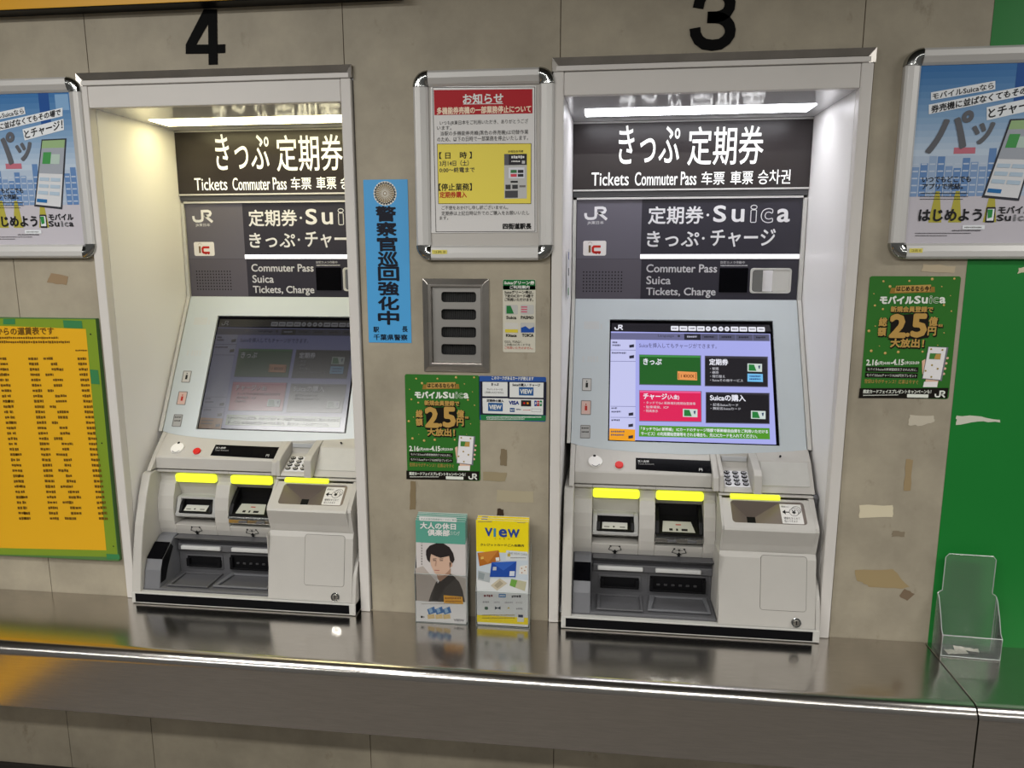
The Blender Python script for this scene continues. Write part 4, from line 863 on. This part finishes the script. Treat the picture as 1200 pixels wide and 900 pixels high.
# yellow fare table on a green-edged board
def fares(m, P):
    p = Pr(m, P, view(0, 360, 2.5)); k = ink(112, 80, 24); yl = ink(226, 172, 34); gr = ink(124, 150, 44); dg = ink(60, 128, 78)
    e = [p.q(*c) for c in ((0, 33), (280, 36), (345, 732), (0, 733))]; m.ppoly(P, [(-.795, e[3][1]), e[2], e[1], (-.795, e[0][1])], gr, 1)
    a = [p.q(*c) for c in ((0, 44), (252, 64), (312, 712), (0, 714))]; m.ppoly(P, [(-.80, a[3][1]), a[2], a[1], (-.80, a[0][1])], yl, 2)
    p.p([(10, 34), (45, 34), (45, 50), (10, 50)], dg, 3); p.p([(185, 38), (240, 40), (243, 62), (188, 60)], dg, 3); p.p([(264, 182), (288, 184), (293, 226), (268, 224)], dg, 3); p.p([(312, 722), (350, 724), (352, 738), (314, 738)], dg, 3)
    for x, y in ((266, 79), (299, 398), (333, 700)): p.c(x, y, .0025, dk, 3, 8)
    p.tq('からの運賃表です', (-12, 60), (157, 58), (159, 80), (-10, 82), k, 4, .0006)
    p.marks(0, 86, 172, 93, k, 4); p.marks(0, 98, 206, 106, k, 4); p.marks(222, 124, 256, 129, k, 4)
    for i in range(31):
        y = 146+i*15.6; d = i*1.55
        if 160+i*15.6 > 640: break
        for x, w in ((2-10, 22), (84, 28), (128, 34), (228, 26)):
            if x == 128 or x == 84 or x == 228: xx = x+d*1.35
            else: xx = x+d*1.4
            n = random.uniform(.5, 1.1); off = 20 if x == 128 and i % 3 else 0
            p.marks(xx+off, y, xx+off+w*(n if x in (128, -8) else 1), y+9, k, 4, .9)
            if x == -8: p.marks(xx+16, y, xx+16+w*n*.8, y+9, k, 4, .9)
sheet('fare_board', Plane((0, -.001, 0)), [(-.80, .874), (-.0135, .876), (-.0125, 1.643), (-.80, 1.645)], .016, mat('green_board', s(78, 118, 62), .45), 'yellow fare table on a green-edged board at the left edge', 'board', draw=fares, bevel=.002)

# ================================================================== leaflet racks on the counter
def rack(x0, x1, y0, y1, zb, zs, zf, label):
    b = Vector(((x0+x1)/2, (y0+y1)/2, .7505)); root = thing('leaflet_rack', b, label, 'leaflet rack', 'clear leaflet racks on the counter'); t = .0022
    m = MB(); m.box(x0, x1, y1-t, y1, .7505, zb, acrylic); m.build('back', root, b, bevel=.0006)
    for a in (x0, x1-t):
        m = MB(); m.loft([[(a, y0+t+.0003, .7505), (a, y1-t-.0003, .7505), (a, y1-t-.0003, zs), (a, y0+t+.012, zf+.03), (a, y0+t+.0003, zf)], [(a+t, y0+t+.0003, .7505), (a+t, y1-t-.0003, .7505), (a+t, y1-t-.0003, zs), (a+t, y0+t+.012, zf+.03), (a+t, y0+t+.0003, zf)]], acrylic); m.build('side', root, b, bevel=.0006)
    m = MB(); m.box(x0, x1, y0, y0+t, .7505, zf, acrylic); m.build('front', root, b, bevel=.0006)
    m = MB(); m.box(x0+t+.0003, x1-t-.0003, y0+t+.0003, y1-t-.0003, .7505, .7525, acrylic); m.build('base', root, b)
    m = MB(); e = .0009; ya = y0+t/2; m.tube([(x0, ya, zf), (x1, ya, zf)], e, acrylic_edge)
    for a in (x0+t/2, x1-t/2): m.tube([(a, ya, .7515), (a, ya, zf), (a, y0+t+.012, zf+.03), (a, y1-t, zs)], e, acrylic_edge)
    m.tube([(x0, ya, .7515), (x1, ya, .7515)], e, acrylic_edge); m.build('polished_edge', root, b)
    return root
rack(.9535, 1.113, -.0585, -.008, 1.045, 1.02, .905, 'clear rack holding the teal-topped leaflets, left of the pair')
rack(1.136, 1.2965, -.0585, -.018, 1.02, 1.00, .86, 'clear rack holding the yellow leaflets, right of the pair')
v7 = view(470, 585, 5.81); teal = ink(92, 160, 142)
def leaf_teal(m, P):
    p = Pr(m, P, v7); wh = ink(226, 224, 222)
    u = (.960, 1.107); m.prect(P, u[0], 1.0005, u[1], 1.0695, teal, 1)
    p.tq('大人の休日倶楽部カードのご案内', (135, 125), (378, 136), (378, 148), (135, 140), ink(70, 130, 112), 3); p.rr(124, 122, 380, 150, .003, wh, 2)
    p.tq('大人の休日', (132, 155), (372, 166), (372, 206), (132, 198), wh, 3, .0008, 3); p.tq('倶楽部', (182, 204), (330, 210), (330, 250), (182, 246), wh, 3, .0008, 3); p.t('ジパング', 335, 216, 400, 246, wh, 3)
    m.prect(P, u[0], .857, u[1], 1.0, ink(206, 200, 198), 1); p.p([(98, 470), (150, 455), (240, 560), (200, 700), (105, 690)], ink(178, 168, 160), 1.4); p.p([(330, 500), (440, 540), (440, 700), (250, 700)], ink(186, 178, 170), 1.4)
    # portrait: coat, neck, face, hair
    p.p([(188, 695), (205, 640), (235, 570), (262, 535), (335, 505), (395, 560), (420, 620), (435, 700)], ink(74, 68, 64), 2); p.p([(235, 570), (262, 535), (335, 505), (375, 535), (300, 600), (250, 690), (210, 690)], ink(58, 52, 48), 2.4)
    p.p([(250, 545), (242, 500), (300, 490), (340, 470), (338, 505), (268, 560)], ink(170, 134, 112), 2.6); p.p([(243, 535), (262, 555), (250, 572)], wh, 3)
    p.p([(195, 395), (205, 370), (330, 360), (342, 430), (330, 480), (290, 520), (255, 522), (228, 500), (205, 450)], ink(206, 172, 150), 3); p.p([(330, 430), (348, 425), (350, 455), (332, 468)], ink(190, 152, 130), 3)
    p.p([(170, 375), (172, 345), (195, 315), (240, 298), (290, 300), (330, 325), (355, 365), (365, 410), (352, 435), (335, 420), (328, 385), (270, 398), (240, 388), (205, 372), (200, 395), (196, 430), (178, 410)], ink(44, 38, 38), 4)
    for x in (216, 262): p.s([(x, 406), (x+26, 404)], .0018, ink(60, 48, 44), 4); p.s([(x+2, 416), (x+24, 416)], .0022, ink(52, 40, 38), 4)
    p.p([(236, 418), (244, 418), (240, 455), (230, 454)], ink(180, 142, 122), 4); p.s([(228, 482), (262, 484)], .0024, ink(166, 96, 92), 4); p.s([(240, 498), (262, 500)], .001, ink(180, 146, 126), 4)
    p.t('人', 135, 292, 147, 305, ink(120, 116, 112), 2); 
    for k in range(8): p.r(137, 310+k*18, 145, 320+k*18, ink(130, 126, 122), 2)
    p.p([(290, 652), (418, 662), (424, 714), (293, 706)], ink(226, 168, 56), 4); p.marks(300, 664, 410, 680, ink(160, 100, 30), 5); p.marks(302, 688, 414, 700, ink(160, 100, 30), 5)
    p.p([(100, 688), (445, 716), (445, 850), (100, 830)], ink(230, 228, 228), 3); p.marks(140, 708, 400, 714, ink(170, 160, 150), 4)
    for i in range(3):
        x = 178+i*53; p.p([(x, 748), (x+48, 728), (x+60, 770), (x+12, 784)], ink(74, 118, 176), 5+i*.3); p.p([(x+10, 745), (x+30, 738), (x+40, 765), (x+20, 775)], ink(150, 184, 214), 6); p.p([(x+2, 784), (x+50, 780), (x+54, 810), (x+6, 814)], ink(222, 196, 140), 5+i*.3)
    jr_logo(p, 130, 792, 160, 812, k_, 4) if False else p.marks(135, 792, 160, 810, dk, 4); p.t('VIEW', 360, 815, 430, 830, ink(90, 90, 94), 4, .0003)
v8 = view(545, 590, 6)
def leaf_yellow(m, P):
    p = Pr(m, P, v8); yl = ink(240, 218, 28); wh = ink(228, 228, 224); bl = ink(40, 70, 150); gy = ink(120, 122, 126); u = (1.139, 1.2905)
    m.prect(P, u[0], .981, u[1], 1.078, yl, 1); m.prect(P, u[0], .761, u[1], .783, yl, 1); m.prect(P, u[0], .7835, u[1], .9805, ink(214, 216, 216), 1); m.prect(P, u[0], .90, u[1], .9805, ink(196, 206, 214), 1.2)
    p.tq('V', (142, 172), (190, 174), (190, 228), (142, 226), bl, 3, .0014, 3); p.tq('I', (204, 176), (214, 176), (214, 231), (204, 231), ink(70, 140, 170), 3, .0014, 3); p.tq('e', (240, 180), (292, 182), (292, 234), (240, 232), bl, 3, .0014, 3); p.tq('W', (304, 182), (380, 184), (380, 238), (304, 236), bl, 3, .0014, 3)
    for i, c in enumerate('CARD'): p.t(c, 208+i*32, 240+i, 218+i*32, 251+i, ink(130, 110, 30), 3)
    p.tq('クレジットカードご入会案内', (108, 279), (414, 287), (414, 304), (108, 296), ink(90, 84, 40), 3, .0002)
    p.marks(92, 124, 190, 130, gy, 3); p.marks(370, 132, 425, 137, gy, 3)
    p.p([(88, 346), (236, 328), (248, 402), (102, 440)], ink(172, 104, 40), 3); p.p([(88, 346), (236, 328), (160, 420)], ink(194, 126, 56), 3.3); p.p([(110, 375), (130, 372), (132, 388), (112, 392)], ink(220, 180, 90), 4); p.p([(215, 380), (240, 376), (243, 400), (218, 404)], wh, 4)
    p.p([(290, 328), (440, 340), (440, 400), (285, 395)], ink(210, 214, 214), 2); p.tq('THE VIEW CARD', (305, 340), (438, 352), (438, 366), (303, 354), gy, 3); p.r(298, 350, 318, 372, ink(190, 170, 80), 3); p.marks(320, 378, 430, 384, gy, 3)
    p.p([(187, 412), (362, 405), (355, 517), (174, 515)], ink(34, 74, 160), 4); p.p([(187, 412), (362, 405), (270, 470)], ink(52, 96, 184), 4.3); p.p([(197, 444), (222, 444), (220, 468), (195, 468)], ink(186, 190, 196), 5); p.p([(315, 474), (350, 474), (348, 508), (312, 508)], ink(206, 212, 222), 5)
    p.p([(92, 470), (182, 490), (172, 555), (90, 535)], ink(170, 176, 178), 3); p.p([(96, 480), (140, 492), (130, 535), (94, 525)], ink(140, 150, 152), 3.4); p.p([(180, 575), (245, 525), (298, 560), (225, 612)], ink(196, 186, 164), 3); p.p([(205, 575), (245, 540), (270, 562), (228, 596)], ink(166, 156, 134), 3.4)
    p.p([(325, 528), (432, 550), (420, 615), (312, 575)], ink(184, 180, 150), 3); p.p([(325, 530), (368, 540), (352, 590), (314, 575)], ink(110, 160, 70), 3.4); p.p([(385, 440), (440, 430), (438, 500), (378, 495)], ink(222, 220, 214), 2)
    for x, y in ((398, 455), (420, 470), (400, 485), (428, 445)): p.c(x, y, .002, ink(170, 120, 90), 4, 8)
    for x, y, w, c in ((132, 638, 65, (120, 60, 60)), (328, 642, 72, (60, 60, 66)), (125, 684, 48, (150, 150, 154)), (203, 686, 42, (180, 180, 184)), (280, 688, 56, (170, 170, 174)), (358, 690, 48, (190, 190, 190)), (360, 732, 45, (150, 150, 154))): p.marks(x, y, x+w, y+(20 if y < 670 else 14), ink(*c), 3)
    p.p([(237, 634), (287, 635), (287, 660), (237, 659)], ink(70, 120, 170), 3); p.marks(242, 642, 282, 652, wh, 4)
    p.rr(138, 724, 162, 746, .003, ink(70, 100, 80), 3); p.p([(210, 722), (230, 732), (250, 722), (250, 746), (230, 736), (210, 746)], ink(60, 70, 80), 3); p.p([(296, 738), (306, 726), (316, 738)], ink(190, 170, 40), 3)
    p.marks(120, 780, 350, 788, ink(150, 130, 40), 3); p.marks(120, 800, 350, 808, ink(150, 130, 40), 3); p.p([(368, 768), (415, 770), (414, 832), (367, 830)], ink(216, 216, 212), 3); p.p([(374, 780), (408, 781), (408, 800), (374, 799)], ink(60, 66, 90), 4)
lw = mat('leaflet_paper', s(226, 224, 222), .35, coat=.3)
def leaflet(u0, u1, z0, z1, y, bodym, label, group, draw, ds=0., tilt=0.):
    P = Plane((0, y, 0)); m = MB(); m.plate(P, [(u0+ds, z0), (u1+ds, z0), (u1+ds+tilt, z1), (u0+ds+tilt, z1)], -.0022, 0, bodym)
    if draw: draw(m, P)
    return m.build('leaflet', None, ((u0+u1)/2+ds, y, z0), label=label, cat='leaflet', group=group)
GT, GY = 'teal-topped leaflets in the left rack', 'yellow leaflets in the right rack'
leaflet(.960, 1.107, .7535, 1.0695, -.0535, lw, 'teal-topped leaflet with a portrait of a man, front of its rack', GT, leaf_teal)
def teal_top(u0, u1, z1):
    def d(m, P): m.prect(P, u0, z1-.07, u1, z1-.0005, teal, 1)
    return d
tl = mat('teal_leaflet_paper', s(100, 166, 148), .4)
for i in range(5):
    y = -.0470+.0065*i; ds = [.001, .0015, .001, .0015, .0005][i]; z1 = [1.0735, 1.077, 1.079, 1.081, 1.082][i]
    leaflet(.960, 1.107, .7535, z1, y, lw if i < 5 else tl, 'spare teal-topped leaflet stacked behind the portrait leaflet, only its top showing', GT, teal_top(.960+ds, 1.107+ds, z1), ds)
leaflet(1.140, 1.2905, .7535, 1.078, -.0535, lw, 'yellow leaflet with pictures of bank cards, front of its rack', GY, leaf_yellow)
def yel_top(u0, u1, z1):
    def d(m, P): m.prect(P, u0, z1-.097, u1, z1-.0005, ink(240, 218, 28), 1); m.prect(P, u0+.012, z1-.008, u0+.030, z1-.003, ink(120, 120, 150), 2)
    return d
leaflet(1.140, 1.2905, .7535, 1.081, -.0440, lw, 'yellow leaflet directly behind the front one in the right rack', GY, yel_top(1.1408, 1.2913, 1.081), .0008, .0)
leaflet(1.140, 1.2905, .7535, 1.084, -.0340, lw, 'rearmost yellow leaflet in the right rack, slightly shifted', GY, yel_top(1.1412, 1.2917, 1.084), .0012, .0)

# empty clear rack by the green wall
def empty_rack():
    b = Vector((2.425, -.012, .7505)); root = thing('empty_leaflet_rack', b, 'empty clear acrylic leaflet rack standing by the green wall', 'leaflet rack'); root.rotation_euler = (0, 0, math.radians(-3))
    w, dp, t = .150, .062, .003; m = MB(); z = .7505
    pts = [(0, 0), (w, 0), (w, .155), (w-.004, .160), (w-.012, .165), (w-.012, .262), (w-.020, .272), (.020, .272), (.012, .262), (.012, .165), (.004, .160), (0, .155)]
    def rel(p): return (p[0]+b.x, p[1]+b.y, p[2]+b.z)
    m.loft([[rel((u, y, v)) for u, v in pts] for y in (-t, 0)], acrylic_dusty); m.build('back', root, b, bevel=.0012)
    for a in (0, w-t):
        m = MB(); sd = [(-dp+t, 0), (-t, 0), (-t, .155), (-.012, .150), (-.034, .11), (-.050, .072), (-dp+t, .062)]
        m.loft([[rel((x, y, zz)) for y, zz in sd] for x in (a, a+t)], acrylic_dusty); m.build('side', root, b, bevel=.001)
    m = MB(); m.loft([[rel((0, y, 0)), rel((w, y, 0)), rel((w, y, .062)), rel((0, y, .062))] for y in (-dp, -dp+t)], acrylic_dusty); m.build('front', root, b, bevel=.001)
    m = MB(); m.box(b.x+t, b.x+w-t, b.y-dp+t, b.y-t, z, z+.003, acrylic_dusty); m.build('base', root, b)
    m = MB(); m.tube([rel((u, -t/2, v)) for u, v in pts[1:]], .0013, acrylic_edge)
    for a in (t/2, w-t/2): m.tube([rel((a, y, zz)) for y, zz in [(-t, .155), (-.012, .150), (-.034, .11), (-.050, .072), (-dp, .062), (-dp, .002)]], .0012, acrylic_edge)
    m.tube([rel((0, -dp+t/2, .062)), rel((w, -dp+t/2, .062))], .0012, acrylic_edge); m.tube([rel((0, -dp+t/2, .002)), rel((w, -dp+t/2, .002))], .0012, acrylic_edge)
    m.build('polished_edge', root, b)
empty_rack()
for dx_, dy_, rz, w, h, lab in ((.045, -.050, 6, .055, .022, 'torn white paper scrap lying at the bottom of the empty rack'), (.078, -.030, -12, .060, .018, 'crumpled greyish paper scrap behind the white one in the empty rack')):
    m = MB(); n = 6
    vs = []
    for i in range(n+1):
        for j in (0, 1): vs.append(((i/n-.5)*w, (j-.5)*h, .0015+.003*abs(math.sin(i*1.7+j))))
    vs2 = [(x, y, z+.0006) for x, y, z in vs]; N = len(vs)
    fs = [(2*i, 2*i+2, 2*i+3, 2*i+1) for i in range(n)]
    m.add(vs, [f[::-1] for f in fs], ink(214, 206, 196)); m.add(vs2, fs, ink(214, 206, 196))
    o = m.build('paper_scrap', None, (0, 0, 0), label=lab, cat='paper scrap', group='paper scraps in the empty rack'); o.location = (2.425+dx_, -.012+dy_*.9, .7538); o.rotation_euler = (0, 0, math.radians(rz))

# ================================================================== tape left on the wall
def tape(pts, col, label, torn=True, n=4, y=-.0004):
    P = Plane((0, y, 0)); q = [P.uv(*c) for c in pts]; poly = []
    for i in range(len(q)):
        a, b = q[i], q[(i+1) % len(q)]
        for k in range(n):
            t = k/n; j = random.uniform(-.0018, .0018) if torn and k else 0; poly.append((a[0]+(b[0]-a[0])*t+j, a[1]+(b[1]-a[1])*t+j))
    m = MB(); m.plate(P, poly[::-1] if False else poly, 0, .0005, ink(*col, .6)); m.build('tape_scrap', None, P.pt(*q[0], 0), label=label, cat='tape', group='old tape scraps on the wall')
random.seed(5)
tape([(1007, 607), (1046, 606), (1046, 592), (1007, 592)], (216, 206, 178), 'small off-white paper tape scrap low on the wall right of machine three')
tape([(1059, 575), (1067, 575), (1070, 539), (1062, 538)], (158, 138, 104), 'upright brown tape strip low on the wall near the green wall')
tape([(1002, 668), (1046, 667), (1066, 688), (1056, 690), (1020, 688), (1012, 684), (1004, 680)], (160, 141, 104), 'torn brown tape with a curling tail low on the wall right of machine three')
tape([(1054, 698), (1063, 704), (1072, 696), (1060, 690)], (122, 104, 84), 'dark torn tape speck right of the curling brown tape')
tape([(1064, 498), (1080, 499), (1095, 494), (1094, 487), (1066, 486)], (196, 188, 170), 'pale peeled tape mark under the right green poster')
tape([(1045, 629), (1060, 629), (1060, 623), (1046, 622)], (136, 124, 104), 'faint grey tape patch below the off-white scrap')
tape([(1120, 498), (1145, 494), (1172, 495), (1172, 492), (1150, 488), (1121, 487)], (206, 206, 190), 'whitish torn tape on the green wall', y=-.0014)
tape([(1080, 318), (1118, 320), (1120, 312), (1082, 309)], (186, 172, 146), 'pale tape residue just under the right poster frame')
tape([(1192, 321), (1200, 319), (1204, 313), (1194, 314)], (206, 198, 170), 'small cream tape bit on the green wall under the right frame', y=-.0014)
tape([(582, 588), (625, 589), (625, 576), (582, 574)], (176, 166, 140), 'pale tape strip on the wall above the yellow leaflets')
tape([(566, 563), (592, 564), (594, 554), (566, 553)], (156, 143, 114), 'brownish tape remnant right of the middle green poster')
tape([(586, 545), (594, 546), (594, 527), (587, 526)], (128, 114, 90), 'dark smear mark under the card sign')
tape([(480, 597), (487, 597), (487, 564), (481, 564)], (132, 116, 88), 'narrow dark tape strip running down under the middle green poster')
tape([(582, 604), (590, 605), (590, 597), (583, 596)], (62, 48, 36), 'tiny dark chip just above the yellow leaflets')
tape([(55, 331), (78, 334), (80, 324), (60, 320)], (150, 128, 100), 'small brown tape patch below the left poster frame')
# labels stuck on the inner side panel of the right-hand surround
P = Plane((D+.0325, .02, 0), (.0214, 1, 0), (0, 0, 1))
P.n = Vector((1, -.0214, 0)).normalized()
m = MB(); m.plate(P, [(.13, 1.70), (.17, 1.70), (.17, 1.845), (.13, 1.845)], .0014, .0018, ink(214, 216, 222))
for z0, c in ((1.815, (70, 84, 140)), (1.768, (60, 60, 66)), (1.71, (70, 140, 90))): m.add([P.pt(u, v, .0021) for u, v in ((.132, z0), (.168, z0), (.168, z0+.022), (.132, z0+.022))], [(0, 1, 2, 3)], ink(*c))
m.build('sticker', None, P.pt(.15, 1.70, .0014), label='narrow vertical label strip inside the right machine surround, on its left side panel', cat='sticker')
